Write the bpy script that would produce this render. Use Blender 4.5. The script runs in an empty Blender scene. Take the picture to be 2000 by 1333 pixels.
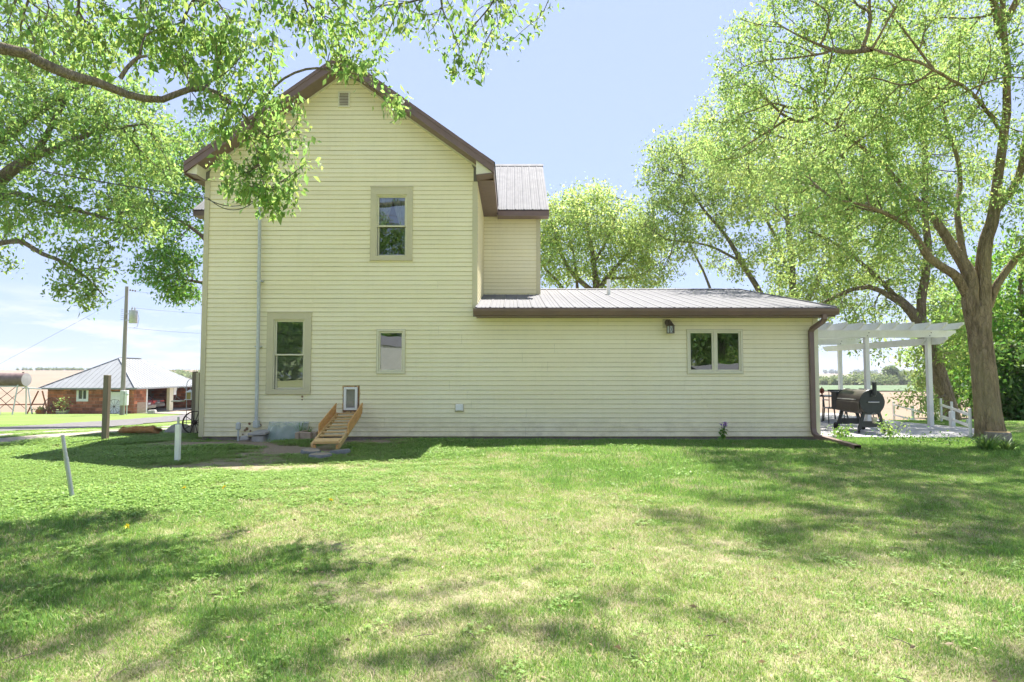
import bpy, bmesh, math, random
import numpy as np
from mathutils import Vector, Matrix

# ------------------------------------------------------------------ scene, camera, light
SC = bpy.context.scene
COL = SC.collection
R = math.radians
rnd = random.Random(7)
rng = np.random.default_rng(11)

F = 1181.0                       # focal length in photo pixels (2000 wide)
PITCH = math.atan(61.5 / F)
CAMZ = 1.44
cam_d = bpy.data.cameras.new('camera')
cam_d.sensor_width = 36.0
cam_d.lens = 36.0 * F / 2000.0
cam_d.clip_start = 0.05
cam_d.clip_end = 6000.0
cam = bpy.data.objects.new('camera', cam_d)
COL.objects.link(cam)
cam.location = (0, 0, CAMZ)
cam.rotation_euler = (R(90) + PITCH, 0, 0)
SC.camera = cam

SUN_DIR = Vector((0.20, 0.47, 1.0)).normalized()
SUN_EL = math.asin(SUN_DIR.z)
SUN_AZ = math.atan2(SUN_DIR.x, SUN_DIR.y)      # clockwise from +Y

W = bpy.data.worlds.new('World'); SC.world = W; W.use_nodes = True
wn = W.node_tree; wn.nodes.clear()
wo = wn.nodes.new('ShaderNodeOutputWorld'); wb = wn.nodes.new('ShaderNodeBackground')
sky = wn.nodes.new('ShaderNodeTexSky'); sky.sky_type = 'NISHITA'; sky.sun_disc = False
sky.sun_elevation = SUN_EL; sky.sun_rotation = SUN_AZ
sky.altitude = 300; sky.air_density = 1.0; sky.dust_density = 0.15; sky.ozone_density = 2.0
wb.inputs['Strength'].default_value = 0.103
# a few small fair-weather clouds low over the horizon
tc = wn.nodes.new('ShaderNodeTexCoord')
sep = wn.nodes.new('ShaderNodeSeparateXYZ'); wn.links.new(tc.outputs['Generated'], sep.inputs[0])
mp = wn.nodes.new('ShaderNodeMapping'); mp.inputs['Scale'].default_value = (9, 9, 42)
wn.links.new(tc.outputs['Generated'], mp.inputs[0])
nz = wn.nodes.new('ShaderNodeTexNoise'); nz.inputs['Scale'].default_value = 1.0; nz.inputs['Detail'].default_value = 6; nz.inputs['Roughness'].default_value = .6
wn.links.new(mp.outputs[0], nz.inputs['Vector'])
cr = wn.nodes.new('ShaderNodeValToRGB'); cr.color_ramp.elements[0].position = .50; cr.color_ramp.elements[1].position = .66
wn.links.new(nz.outputs[0], cr.inputs[0])
band = wn.nodes.new('ShaderNodeValToRGB')
e = band.color_ramp.elements; e[0].position = 0.0; e[0].color = (.0, .0, .0, 1); e[1].position = .03; e[1].color = (.8, .8, .8, 1)
e2 = band.color_ramp.elements.new(.07); e2.color = (.6, .6, .6, 1); e3 = band.color_ramp.elements.new(.13); e3.color = (0, 0, 0, 1)
wn.links.new(sep.outputs['Z'], band.inputs[0])
mu = wn.nodes.new('ShaderNodeMath'); mu.operation = 'MULTIPLY'
wn.links.new(cr.outputs[0], mu.inputs[0]); wn.links.new(band.outputs[0], mu.inputs[1])
mx = wn.nodes.new('ShaderNodeMix'); mx.data_type = 'RGBA'
wn.links.new(mu.outputs[0], mx.inputs['Factor'])
mx.inputs['B'].default_value = (3.9, 3.9, 4.0, 1)
# thin high haze: an even pale veil over the whole dome
veil = wn.nodes.new('ShaderNodeMix'); veil.data_type = 'RGBA'; veil.inputs['Factor'].default_value = .88
veil.inputs['B'].default_value = (2.08, 2.5, 3.75, 1)
wn.links.new(sky.outputs[0], veil.inputs['A']); wn.links.new(veil.outputs['Result'], mx.inputs['A'])
wn.links.new(mx.outputs['Result'], wb.inputs['Color']); wn.links.new(wb.outputs[0], wo.inputs[0])

sl = bpy.data.lights.new('sun', 'SUN'); sl.energy = 5.0; sl.angle = R(.53); sl.color = (1.0, .955, .88)
so = bpy.data.objects.new('sun', sl); COL.objects.link(so)
so.rotation_euler = (-SUN_DIR).to_track_quat('-Z', 'Y').to_euler()
so.location = (8, 20, 40)

SC.view_settings.view_transform = 'Standard'; SC.view_settings.look = 'None'
SC.view_settings.exposure = 1.52; SC.view_settings.gamma = 1.0
SC.view_settings.use_curve_mapping = False
SC.render.engine = 'CYCLES'
cy = SC.cycles
cy.use_denoising = True; cy.use_adaptive_sampling = True; cy.adaptive_threshold = .02
try: cy.denoiser = 'OPENIMAGEDENOISE'
except Exception: pass
cy.max_bounces = 6; cy.diffuse_bounces = 3; cy.glossy_bounces = 3; cy.transmission_bounces = 4; cy.transparent_max_bounces = 12
cy.sample_clamp_indirect = 6.0
cy.caustics_reflective = False; cy.caustics_refractive = False

# ------------------------------------------------------------------ helpers
_c, _s = math.cos(PITCH), math.sin(PITCH)
def at(px, py, Y):
    """the world point seen at photo pixel (px,py) that stands Y metres ahead"""
    u = (px - 1000) / F; v = (666.5 - py) / F
    t = Y / (_c - v * _s)
    return Vector((u * t, Y, CAMZ + t * (_s + v * _c)))
def ax(px, Y, py=728): return at(px, py, Y).x
def az(py, Y): return at(1000, py, Y).z

_hy = np.array([-400, 14, 16, 18, 22, 26, 32, 40, 47, 60, 100, 180, 280, 520, 750, 1000, 1600, 3000])
_hz = np.array([0, 0, -.10, -.27, -.56, -.80, -1.08, -1.42, -1.74, -2.3, -3.3, -4.1, -4.65, -4.0, -3.0, -2.0, -1.0, 0.0])
def sstep(a, b, x):
    t = np.clip((np.asarray(x, float) - a) / (b - a), 0, 1); return t * t * (3 - 2 * t)
def hgt(X, Y):
    X = np.asarray(X, float); Y = np.asarray(Y, float)
    Yp = Y - 3.2 * sstep(0, 6, X)
    base = 0.25 * np.interp(Yp - .8, _hy, _hz) + .5 * np.interp(Yp, _hy, _hz) + .25 * np.interp(Yp + .8, _hy, _hz)
    left = sstep(150, -250, X)
    rise = left * (7.0 * sstep(280, 700, Y)) + left * 2.0 * sstep(60, 230, Y) * sstep(-60, -160, X) * 0
    und = sstep(120, 300, Y) * (0.7 * np.sin(X * .011 + 1.0) + .5 * np.sin(X * .023 + Y * .006))
    mound = .05 * np.exp(-(((X + 2.2) / 1.1) ** 2 + ((Y - 12.9) / .7) ** 2)) + .03 * np.sin(X * .9 + .4) * np.sin(Y * .7) * sstep(13.2, 11, Y)
    dip = -.05 * sstep(12.5, 13.25, Y) * sstep(21.5, 20, Y) * sstep(-7.6, -6.6, X) * sstep(7.2, 6.6, X)
    return base + rise + und + mound + dip
def gz(x, y): return float(hgt(x, y))

# ---- value noise
_lat = np.random.default_rng(5).random((256, 256))
def vnoise(x, y, s=1.0):
    x = np.asarray(x, float) * s + 1000.3; y = np.asarray(y, float) * s + 1000.7
    ix = np.floor(x).astype(int); iy = np.floor(y).astype(int); fx = x - ix; fy = y - iy
    fx = fx * fx * (3 - 2 * fx); fy = fy * fy * (3 - 2 * fy)
    a = _lat[ix % 256, iy % 256]; b = _lat[(ix + 1) % 256, iy % 256]; c = _lat[ix % 256, (iy + 1) % 256]; d = _lat[(ix + 1) % 256, (iy + 1) % 256]
    return (a * (1 - fx) + b * fx) * (1 - fy) + (c * (1 - fx) + d * fx) * fy
def fnoise(x, y, s=1.0): return .55 * vnoise(x, y, s) + .3 * vnoise(x, y, s * 2.3) + .15 * vnoise(x, y, s * 5.1)

# ---- materials
MATS = {}
def new_mat(name):
    m = bpy.data.materials.new(name); m.use_nodes = True
    MATS[name] = m
    return m, m.node_tree, m.node_tree.nodes['Principled BSDF']
def N(nt, typ, **kw):
    n = nt.nodes.new(typ)
    for k, v in kw.items():
        if k in ('data_type', 'operation', 'blend_type', 'feature', 'wave_type', 'bands_direction', 'noise_dimensions', 'musgrave_type', 'distribution'): setattr(n, k, v)
        else: n.inputs[k].default_value = v
    return n
def ramp(nt, fac, stops):
    r = nt.nodes.new('ShaderNodeValToRGB')
    els = r.color_ramp.elements
    while len(els) < len(stops): els.new(.5)
    for e, (p, c) in zip(els, stops):
        e.position = p; e.color = (c[0], c[1], c[2], 1) if not isinstance(c, (int, float)) else (c, c, c, 1)
    nt.links.new(fac, r.inputs[0]); return r.outputs[0]
def mixc(nt, fac, a, b, blend='MIX'):
    m = nt.nodes.new('ShaderNodeMix'); m.data_type = 'RGBA'; m.blend_type = blend
    for sock, v in (('Factor', fac), ('A', a), ('B', b)):
        if isinstance(v, bpy.types.NodeSocket): nt.links.new(v, m.inputs[sock])
        elif isinstance(v, (int, float)): m.inputs[sock].default_value = v
        else: m.inputs[sock].default_value = (v[0], v[1], v[2], 1)
    return m.outputs['Result']
def coords(nt, scale=(1, 1, 1), kind='Object'):
    t = nt.nodes.new('ShaderNodeTexCoord'); m = nt.nodes.new('ShaderNodeMapping'); m.inputs['Scale'].default_value = scale
    if kind == 'World':
        g = nt.nodes.new('ShaderNodeNewGeometry'); nt.links.new(g.outputs['Position'], m.inputs[0])
    else: nt.links.new(t.outputs[kind], m.inputs[0])
    return m.outputs[0]
def noise(nt, vec, scale, detail=4, rough=.55):
    n = N(nt, 'ShaderNodeTexNoise', Scale=scale, Detail=detail, Roughness=rough)
    nt.links.new(vec, n.inputs['Vector']); return n.outputs[0]
def bump(nt, bs, h, dist=.01, strength=1.0):
    b = nt.nodes.new('ShaderNodeBump'); b.inputs['Distance'].default_value = dist; b.inputs['Strength'].default_value = strength
    nt.links.new(h, b.inputs['Height']); nt.links.new(b.outputs[0], bs.inputs['Normal'])
def hsv_random(nt, col, amt, kind='object'):
    if kind == 'object': n = nt.nodes.new('ShaderNodeObjectInfo'); r = n.outputs['Random']
    else: n = nt.nodes.new('ShaderNodeNewGeometry'); r = n.outputs['Random Per Island']
    mr = nt.nodes.new('ShaderNodeMapRange'); mr.inputs['To Min'].default_value = 1 - amt; mr.inputs['To Max'].default_value = 1 + amt
    nt.links.new(r, mr.inputs[0])
    h = nt.nodes.new('ShaderNodeHueSaturation')
    nt.links.new(mr.outputs[0], h.inputs['Value'])
    if isinstance(col, bpy.types.NodeSocket): nt.links.new(col, h.inputs['Color'])
    else: h.inputs['Color'].default_value = (*col, 1)
    return h.outputs[0]
def simple(name, col, rough=.6, metal=0.0, var=.12, scale=6.0, spec=.4, bmp=0.0, rnd_obj=0.0, kind='World', stretch=(1, 1, 1), col2=None):
    """a worn surface: two noise octaves modulate the colour and the gloss"""
    m, nt, bs = new_mat(name)
    v = coords(nt, stretch, kind)
    n1 = noise(nt, v, scale, 5); n2 = noise(nt, v, scale * 6.3, 3)
    a = tuple(c * (1 - var) for c in col); b = tuple(min(1, c * (1 + var)) for c in col)
    if col2 is not None: a = col2
    c1 = ramp(nt, n1, [(.3, a), (.7, b)])
    c2 = mixc(nt, ramp(nt, n2, [(.35, 0.0), (.75, .35)]), c1, tuple(c * (1 - 1.6 * var) for c in col))
    if rnd_obj: c2 = hsv_random(nt, c2, rnd_obj)
    nt.links.new(c2, bs.inputs['Base Color'])
    rr = nt.nodes.new('ShaderNodeMapRange'); rr.inputs['To Min'].default_value = max(0.03, rough - .1); rr.inputs['To Max'].default_value = min(1, rough + .1)
    nt.links.new(n2, rr.inputs[0]); nt.links.new(rr.outputs[0], bs.inputs['Roughness'])
    bs.inputs['Metallic'].default_value = metal; bs.inputs['Specular IOR Level'].default_value = spec
    if bmp: bump(nt, bs, n2, bmp)
    return m
def wood(name, col, dark, rough=.75, axis=(1, 1, 12), scale=3.0, rnd_obj=.12):
    m, nt, bs = new_mat(name)
    v = coords(nt, axis, 'Object')
    n1 = noise(nt, v, scale, 6, .65); n2 = noise(nt, coords(nt, (1, 1, 1), 'Object'), 1.7, 2)
    c = ramp(nt, n1, [(.3, dark), (.62, col)])
    c = mixc(nt, ramp(nt, n2, [(.4, 0.0), (.7, .4)]), c, tuple(.8 * x for x in col))
    c = hsv_random(nt, c, rnd_obj)
    nt.links.new(c, bs.inputs['Base Color']); bs.inputs['Roughness'].default_value = rough
    bump(nt, bs, n1, .002); return m
def leaf_mat(name, refl, trans, var=.35, hue=.03, tfac=.5):
    m = bpy.data.materials.new(name); m.use_nodes = True; nt = m.node_tree; nt.nodes.clear(); MATS[name] = m
    o = nt.nodes.new('ShaderNodeOutputMaterial')
    g = nt.nodes.new('ShaderNodeNewGeometry')
    def vari(col):
        h = nt.nodes.new('ShaderNodeHueSaturation'); h.inputs['Color'].default_value = (*col, 1)
        a = nt.nodes.new('ShaderNodeMapRange'); a.inputs['To Min'].default_value = 1 - var; a.inputs['To Max'].default_value = 1 + var
        nt.links.new(g.outputs['Random Per Island'], a.inputs[0]); nt.links.new(a.outputs[0], h.inputs['Value'])
        w = nt.nodes.new('ShaderNodeTexWhiteNoise'); w.noise_dimensions = '1D'; nt.links.new(g.outputs['Random Per Island'], w.inputs['W'])
        b = nt.nodes.new('ShaderNodeMapRange'); b.inputs['To Min'].default_value = .5 - hue; b.inputs['To Max'].default_value = .5 + hue
        nt.links.new(w.outputs['Value'], b.inputs[0]); nt.links.new(b.outputs[0], h.inputs['Hue'])
        return h.outputs[0]
    d = nt.nodes.new('ShaderNodeBsdfPrincipled'); nt.links.new(vari(refl), d.inputs['Base Color']); d.inputs['Roughness'].default_value = .5; d.inputs['Specular IOR Level'].default_value = .3
    t = nt.nodes.new('ShaderNodeBsdfTranslucent'); nt.links.new(vari(trans), t.inputs['Color'])
    mixs = nt.nodes.new('ShaderNodeMixShader'); mixs.inputs[0].default_value = tfac
    nt.links.new(d.outputs[0], mixs.inputs[1]); nt.links.new(t.outputs[0], mixs.inputs[2]); nt.links.new(mixs.outputs[0], o.inputs[0])
    return m

# ---- objects
WLOC = {}
def _link(o, parent):
    COL.objects.link(o)
    if parent is not None: o.parent = parent
    return o
def props(o, label=None, cat=None, group=None, kind=None):
    if label: o['label'] = label
    if cat: o['category'] = cat
    if group: o['group'] = group
    if kind: o['kind'] = kind
    return o
def thing(name, label, cat, loc=(0, 0, 0), group=None):
    o = bpy.data.objects.new(name, None); o.empty_display_size = .2
    _link(o, None); o.location = loc; WLOC[o.name] = Vector(loc)
    return props(o, label, cat, group)
def wloc(o): return WLOC.get(o.name, Vector((0, 0, 0))) if o else Vector((0, 0, 0))
class MB:
    """collects shapes in world coordinates; build() links them as one mesh object"""
    def __init__(s): s.v = []; s.f = []; s.m = []; s.mi = 0
    def add(s, vs, fs):
        b = len(s.v); s.v += [tuple(p) for p in vs]
        for f in fs: s.f.append(tuple(b + i for i in f)); s.m.append(s.mi)
        return s
    def box(s, x0, x1, y0, y1, z0, z1):
        return s.add([(x0, y0, z0), (x1, y0, z0), (x1, y1, z0), (x0, y1, z0), (x0, y0, z1), (x1, y0, z1), (x1, y1, z1), (x0, y1, z1)],
                     [(0, 3, 2, 1), (4, 5, 6, 7), (0, 1, 5, 4), (1, 2, 6, 5), (2, 3, 7, 6), (3, 0, 4, 7)])
    def hexa(s, a, b):
        """two quads (each 4 points, same order) joined"""
        return s.add(list(a) + list(b), [(3, 2, 1, 0), (4, 5, 6, 7), (0, 1, 5, 4), (1, 2, 6, 5), (2, 3, 7, 6), (3, 0, 4, 7)])
    def beam(s, p, q, w, h, up=(0, 0, 1)):
        p = Vector(p); q = Vector(q); d = (q - p).normalized(); u = Vector(up)
        sd = d.cross(u)
        if sd.length < 1e-4: sd = d.cross(Vector((1, 0, 0)))
        sd.normalize(); u = sd.cross(d).normalized(); sd *= w / 2; u *= h / 2
        return s.hexa([p - sd - u, p + sd - u, p + sd + u, p - sd + u], [q - sd - u, q + sd - u, q + sd + u, q - sd + u])
    def prism(s, poly, ext):
        """planar polygon swept along ext"""
        ext = Vector(ext); n = len(poly); a = [Vector(p) for p in poly]; b = [p + ext for p in a]
        return s.add(a + b, [tuple(reversed(range(n))), tuple(range(n, 2 * n))] + [(i, (i + 1) % n, n + (i + 1) % n, n + i) for i in range(n)])
    def tube(s, pts, rad, n=8, caps=True):
        pts = [Vector(p) for p in pts]; rs = rad if isinstance(rad, (list, tuple)) else [rad] * len(pts)
        vs = []; fs = []; ref = None
        for i, p in enumerate(pts):
            d = (pts[min(i + 1, len(pts) - 1)] - pts[max(i - 1, 0)]).normalized()
            if ref is None: ref = d.orthogonal().normalized()
            ref = (ref - d * ref.dot(d)).normalized(); b = d.cross(ref)
            for k in range(n):
                a = 2 * math.pi * k / n; vs.append(p + (ref * math.cos(a) + b * math.sin(a)) * rs[i])
        for i in range(len(pts) - 1):
            for k in range(n): fs.append((i * n + k, i * n + (k + 1) % n, (i + 1) * n + (k + 1) % n, (i + 1) * n + k))
        if caps: fs.append(tuple(reversed(range(n)))); fs.append(tuple(range((len(pts) - 1) * n, len(pts) * n)))
        return s.add(vs, fs)
    def lathe(s, c, prof, n=16, axis='Z', arc=2 * math.pi, a0=0.0):
        """profile (radius, along) turned round an axis through c"""
        c = Vector(c); vs = []; fs = []; m = len(prof); full = abs(arc - 2 * math.pi) < 1e-6; k = n if full else n + 1
        for i in range(k):
            a = a0 + arc * i / n; ca, sa = math.cos(a), math.sin(a)
            for r, t in prof:
                if axis == 'Z': p = (r * ca, r * sa, t)
                elif axis == 'Y': p = (r * ca, t, r * sa)
                else: p = (t, r * ca, r * sa)
                vs.append(c + Vector(p))
        for i in range(n):
            j = (i + 1) % k
            for q in range(m - 1): fs.append((i * m + q, j * m + q, j * m + q + 1, i * m + q + 1))
        return s.add(vs, fs)
    def build(s, name, mat, parent=None, smooth=False, bevel=0.0, fix=True):
        off = wloc(parent)
        me = bpy.data.meshes.new(name)
        me.from_pydata([(p[0] - off[0], p[1] - off[1], p[2] - off[2]) for p in s.v], [], s.f)
        mats = mat if isinstance(mat, (list, tuple)) else [mat]
        for x in mats: me.materials.append(MATS[x] if isinstance(x, str) else x)
        if len(mats) > 1: me.polygons.foreach_set('material_index', s.m)
        if fix or bevel:
            bm = bmesh.new(); bm.from_mesh(me)
            if fix: bmesh.ops.recalc_face_normals(bm, faces=bm.faces)
            if bevel:
                bmesh.ops.bevel(bm, geom=[e for e in bm.edges], offset=bevel, segments=1, affect='EDGES', clamp_overlap=True)
            bm.to_mesh(me); bm.free()
        if smooth:
            me.polygons.foreach_set('use_smooth', [True] * len(me.polygons))
            try: me.set_sharp_from_angle(angle=R(40))
            except Exception: pass
        me.update()
        o = bpy.data.objects.new(name, me); _link(o, parent)
        WLOC[o.name] = Vector(off)
        return o
def np_mesh(name, verts, faces_flat, nper, mat, parent=None, smooth=False):
    """fast mesh from numpy arrays; every face has nper corners"""
    me = bpy.data.meshes.new(name)
    off = np.array(wloc(parent)); verts = np.asarray(verts, np.float32) - off.astype(np.float32)
    nf = len(faces_flat) // nper
    me.vertices.add(len(verts)); me.vertices.foreach_set('co', verts.ravel())
    me.loops.add(nf * nper); me.loops.foreach_set('vertex_index', np.asarray(faces_flat, np.int32))
    me.polygons.add(nf); me.polygons.foreach_set('loop_start', np.arange(0, nf * nper, nper, dtype=np.int32))
    if smooth: me.polygons.foreach_set('use_smooth', np.ones(nf, bool))
    me.materials.append(MATS[mat] if isinstance(mat, str) else mat)
    me.update(calc_edges=True)
    o = bpy.data.objects.new(name, me); _link(o, parent); WLOC[o.name] = Vector(off)
    return o
def copy_tree(o, parent=None, delta=(0, 0, 0), label=None):
    c = o.copy(); COL.objects.link(c); c.parent = parent
    if parent is None: c.location = o.location + Vector(delta)
    if label: c['label'] = label
    WLOC[c.name] = c.location.copy()
    for ch in list(o.children): copy_tree(ch, c)
    return c
# ------------------------------------------------------------------ materials
# vinyl siding: cream, faded, with faint streaks; the lip carries a darker olive line
m, nt, bs = new_mat('siding')
v = coords(nt, (.5, 1, 1), 'World'); n1 = noise(nt, v, 1.3, 4); n2 = noise(nt, coords(nt, (5, 5, .5), 'World'), 1.4, 6, .7)
c = ramp(nt, n1, [(.3, (.915, .82, .535)), (.7, (.94, .86, .60))])
c = mixc(nt, ramp(nt, n2, [(.5, 0.0), (.8, .3)]), c, (.76, .69, .43))
c = hsv_random(nt, c, .025)
# splashed mud and grime low on the wall, and a few pale run marks
sp = nt.nodes.new('ShaderNodeSeparateXYZ'); nt.links.new(coords(nt, (1, 1, 1), 'World'), sp.inputs[0])
low = nt.nodes.new('ShaderNodeMapRange'); low.inputs['From Min'].default_value = .55; low.inputs['From Max'].default_value = .03; nt.links.new(sp.outputs['Z'], low.inputs[0])
n4 = noise(nt, coords(nt, (1.3, 1.3, 2.2), 'World'), 2.6, 6, .7)
mm = N(nt, 'ShaderNodeMath', operation='MULTIPLY'); nt.links.new(low.outputs[0], mm.inputs[0]); nt.links.new(ramp(nt, n4, [(.40, 0.0), (.70, .6)]), mm.inputs[1])
c = mixc(nt, mm.outputs[0], c, (.46, .38, .25))
nt.links.new(c, bs.inputs['Base Color']); bs.inputs['Roughness'].default_value = .45; bs.inputs['Specular IOR Level'].default_value = .35
simple('siding_lip', (.64, .55, .24), .8, var=.25, scale=2.2)
simple('trim_tan', (.63, .565, .365), .5, var=.06, scale=2)
simple('sash_cream', (.76, .71, .51), .45, var=.06, scale=3)
simple('brown_metal', (.20, .128, .108), .42, var=.12, scale=2, spec=.5)
simple('soffit_brown', (.22, .155, .13), .6, var=.1, scale=2)
simple('roof_metal', (.185, .183, .192), .75, metal=.0, var=.07, scale=1.2, spec=.15, stretch=(1, .25, 1))
simple('foundation', (.24, .20, .165), .9, var=.25, scale=5, bmp=.01)
simple('interior', (.22, .20, .17), .9)
simple('white_plastic', (.86, .845, .79), .4, var=.05)
simple('galvanised', (.46, .48, .50), .4, metal=.7, var=.15, scale=9)
simple('conduit_grey', (.55, .57, .53), .5, metal=.2, var=.12, scale=4)
simple('black_cable', (.03, .03, .032), .6)
simple('curtain', (.80, .82, .76), .9, var=.1, scale=12)
simple('blind', (.85, .85, .84), .5, var=.05)
simple('mesh_flap', (.30, .29, .22), .8, var=.15, scale=8)
simple('raw_edge', (.30, .18, .10), .9, var=.5, scale=30)
wood('pine', (.74, .41, .14), (.52, .25, .075), axis=(3, .6, 3), scale=5)
wood('pine_pale', (.74, .50, .22), (.55, .33, .12), axis=(.6, 3, 3), scale=5)
wood('post_wood', (.25, .21, .14), (.15, .12, .08), axis=(6, 6, .5), scale=4)
wood('grey_wood', (.33, .29, .24), (.2, .17, .14), axis=(6, 6, .5), scale=4)
simple('pole_wood', (.30, .27, .23), .9, var=.2, scale=3, stretch=(3, 3, .2))
simple('rubber_grey', (.20, .20, .20), .85, var=.2, scale=14, bmp=.004)
simple('disc_top', (.36, .29, .21), .9, var=.25, scale=10, bmp=.004)
simple('concrete', (.40, .38, .34), .9, var=.18, scale=7, bmp=.004)
simple('block_pink', (.44, .33, .25), .9, var=.2, scale=7, bmp=.005)
simple('stone', (.36, .34, .29), .9, var=.25, scale=6, bmp=.02)
m, nt, bs = new_mat('well_plastic')
bs.inputs['Base Color'].default_value = (.62, .76, .70, 1); bs.inputs['Roughness'].default_value = .35
bs.inputs['Transmission Weight'].default_value = .55; bs.inputs['Alpha'].default_value = .78; bs.inputs['IOR'].default_value = 1.2
nn = noise(nt, coords(nt, (1, 1, 1), 'World'), 7, 4); nt.links.new(ramp(nt, nn, [(.3, (.45, .60, .52)), (.7, (.70, .80, .75))]), bs.inputs['Base Color'])
# window glass: thin pane, mirror-like by Fresnel, see-through otherwise
m = bpy.data.materials.new('glass'); m.use_nodes = True; MATS['glass'] = m; nt = m.node_tree; nt.nodes.clear()
o = nt.nodes.new('ShaderNodeOutputMaterial'); lw = nt.nodes.new('ShaderNodeFresnel'); lw.inputs[0].default_value = 2.0
ad = N(nt, 'ShaderNodeMath', operation='ADD'); nt.links.new(lw.outputs[0], ad.inputs[0]); ad.inputs[1].default_value = .10
gl = nt.nodes.new('ShaderNodeBsdfGlossy'); gl.inputs['Roughness'].default_value = .0; gl.inputs['Color'].default_value = (.88, .93, .92, 1)
nb = nt.nodes.new('ShaderNodeBump'); nb.inputs['Distance'].default_value = .004; nb.inputs['Strength'].default_value = .25
nt.links.new(noise(nt, coords(nt, (1, 1, 1), 'World'), 2.2, 1), nb.inputs['Height']); nt.links.new(nb.outputs[0], gl.inputs['Normal'])
tr = nt.nodes.new('ShaderNodeBsdfTransparent'); tr.inputs[0].default_value = (.72, .78, .76, 1)
ms = nt.nodes.new('ShaderNodeMixShader'); nt.links.new(ad.outputs[0], ms.inputs[0]); nt.links.new(tr.outputs[0], ms.inputs[1]); nt.links.new(gl.outputs[0], ms.inputs[2]); nt.links.new(ms.outputs[0], o.inputs[0])
simple('white_paint', (.84, .84, .80), .5, var=.06, scale=4)
simple('grill_black', (.035, .04, .042), .38, var=.25, scale=5, spec=.5)
simple('grill_bronze', (.13, .115, .095), .36, metal=.5, var=.15, scale=4)
simple('steel', (.55, .55, .54), .3, metal=.8, var=.1)
simple('bucket_metal', (.42, .40, .33), .45, metal=.5, var=.3, scale=14)
simple('patio_deck', (.46, .44, .44), .8, var=.2, scale=3, bmp=.004, stretch=(.4, 5, 1))
simple('red_brown', (.22, .06, .03), .5)
simple('iron_rust', (.085, .06, .05), .8, metal=.2, var=.4, scale=18, bmp=.004)
simple('tank_rust', (.20, .14, .13), .7, metal=.25, var=.35, scale=2.2)
simple('pipe_white', (.55, .57, .60), .5, var=.15, scale=3)
simple('pipe_red', (.33, .11, .07), .7, var=.3, scale=3)
simple('clay_tile', (.44, .165, .09), .85, var=.3, scale=2.5, rnd_obj=.42, bmp=.006)
simple('mortar', (.36, .27, .20), .95, var=.2, scale=4)
simple('garage_roof', (.265, .275, .285), .75, metal=.0, spec=.15, var=.1, scale=.5)
simple('car_red', (.22, .025, .03), .28, var=.12, scale=2, spec=.6)
simple('car_grey', (.14, .12, .105), .35, var=.15, scale=2, spec=.6)
simple('bumper_dust', (.42, .36, .29), .6, var=.2, scale=3)
simple('tail_lamp', (.45, .02, .03), .2)
simple('car_glass', (.04, .045, .05), .08, spec=.8)
simple('tyre', (.03, .03, .03), .9)
simple('plate', (.72, .72, .72), .5)
simple('terracotta', (.42, .16, .08), .8, var=.15, scale=6)
simple('feeder_yellow', (.50, .40, .12), .5)
simple('shed_metal', (.70, .70, .68), .45, metal=.1, var=.06, scale=1)
simple('lamp_bronze', (.16, .12, .09), .5, metal=.4, var=.2, scale=20)
simple('lamp_glass', (.55, .60, .60), .15, var=.1, scale=20)
# bark
def bark(name, col, dark, moss=None):
    m, nt, bs = new_mat(name)
    v = coords(nt, (1, 1, .22), 'World'); n1 = noise(nt, v, 16, 6, .65); n2 = noise(nt, coords(nt, (1, 1, .6), 'World'), 2.0, 4)
    vo = nt.nodes.new('ShaderNodeTexVoronoi'); vo.feature = 'DISTANCE_TO_EDGE'; vo.inputs['Scale'].default_value = 24
    wv_ = nt.nodes.new('ShaderNodeVectorMath'); wv_.operation = 'ADD'; wn_ = N(nt, 'ShaderNodeTexNoise', Scale=5.0, Detail=3.0); nt.links.new(v, wn_.inputs['Vector']); nt.links.new(v, wv_.inputs[0]); ws_ = nt.nodes.new('ShaderNodeVectorMath'); ws_.operation = 'SCALE'; ws_.inputs['Scale'].default_value = .18; nt.links.new(wn_.outputs['Color'], ws_.inputs[0]); nt.links.new(ws_.outputs[0], wv_.inputs[1]); nt.links.new(wv_.outputs[0], vo.inputs['Vector'])
    c = ramp(nt, n1, [(.32, dark), (.66, col)])
    c = mixc(nt, ramp(nt, vo.outputs['Distance'], [(0.0, .5), (.10, 0.0)]), c, tuple(.7 * x for x in dark))
    if moss: c = mixc(nt, ramp(nt, n2, [(.42, 0.0), (.62, .55)]), c, moss)
    nt.links.new(c, bs.inputs['Base Color']); bs.inputs['Roughness'].default_value = .95; bs.inputs['Specular IOR Level'].default_value = .15
    mulh = N(nt, 'ShaderNodeMath', operation='ADD'); nt.links.new(n1, mulh.inputs[0]); nt.links.new(vo.outputs['Distance'], mulh.inputs[1])
    bump(nt, bs, mulh.outputs[0], .06, 1.0); return m
bark('bark_olive', (.44, .335, .21), (.13, .098, .06), (.36, .30, .17))
bark('bark_brown', (.35, .27, .205), (.15, .113, .086))
bark('bark_grey', (.33, .28, .21), (.15, .122, .092))
leaf_mat('leaf_maple', (.14, .25, .065), (.38, .55, .14), tfac=.55)
leaf_mat('leaf_ash', (.17, .275, .075), (.44, .60, .175), tfac=.55)
leaf_mat('leaf_yellow', (.20, .29, .08), (.47, .61, .18), tfac=.5)
leaf_mat('leaf_deep', (.10, .21, .045), (.27, .47, .07), tfac=.5)
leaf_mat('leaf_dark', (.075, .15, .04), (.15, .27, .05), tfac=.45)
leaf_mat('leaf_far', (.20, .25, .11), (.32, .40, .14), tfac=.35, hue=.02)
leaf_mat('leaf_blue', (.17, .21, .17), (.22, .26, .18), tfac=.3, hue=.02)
leaf_mat('grass_fresh', (.255, .375, .085), (.41, .58, .12), var=.4, hue=.02, tfac=.4)
leaf_mat('grass_lush', (.155, .29, .065), (.30, .50, .09), var=.4, hue=.02, tfac=.4)
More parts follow.
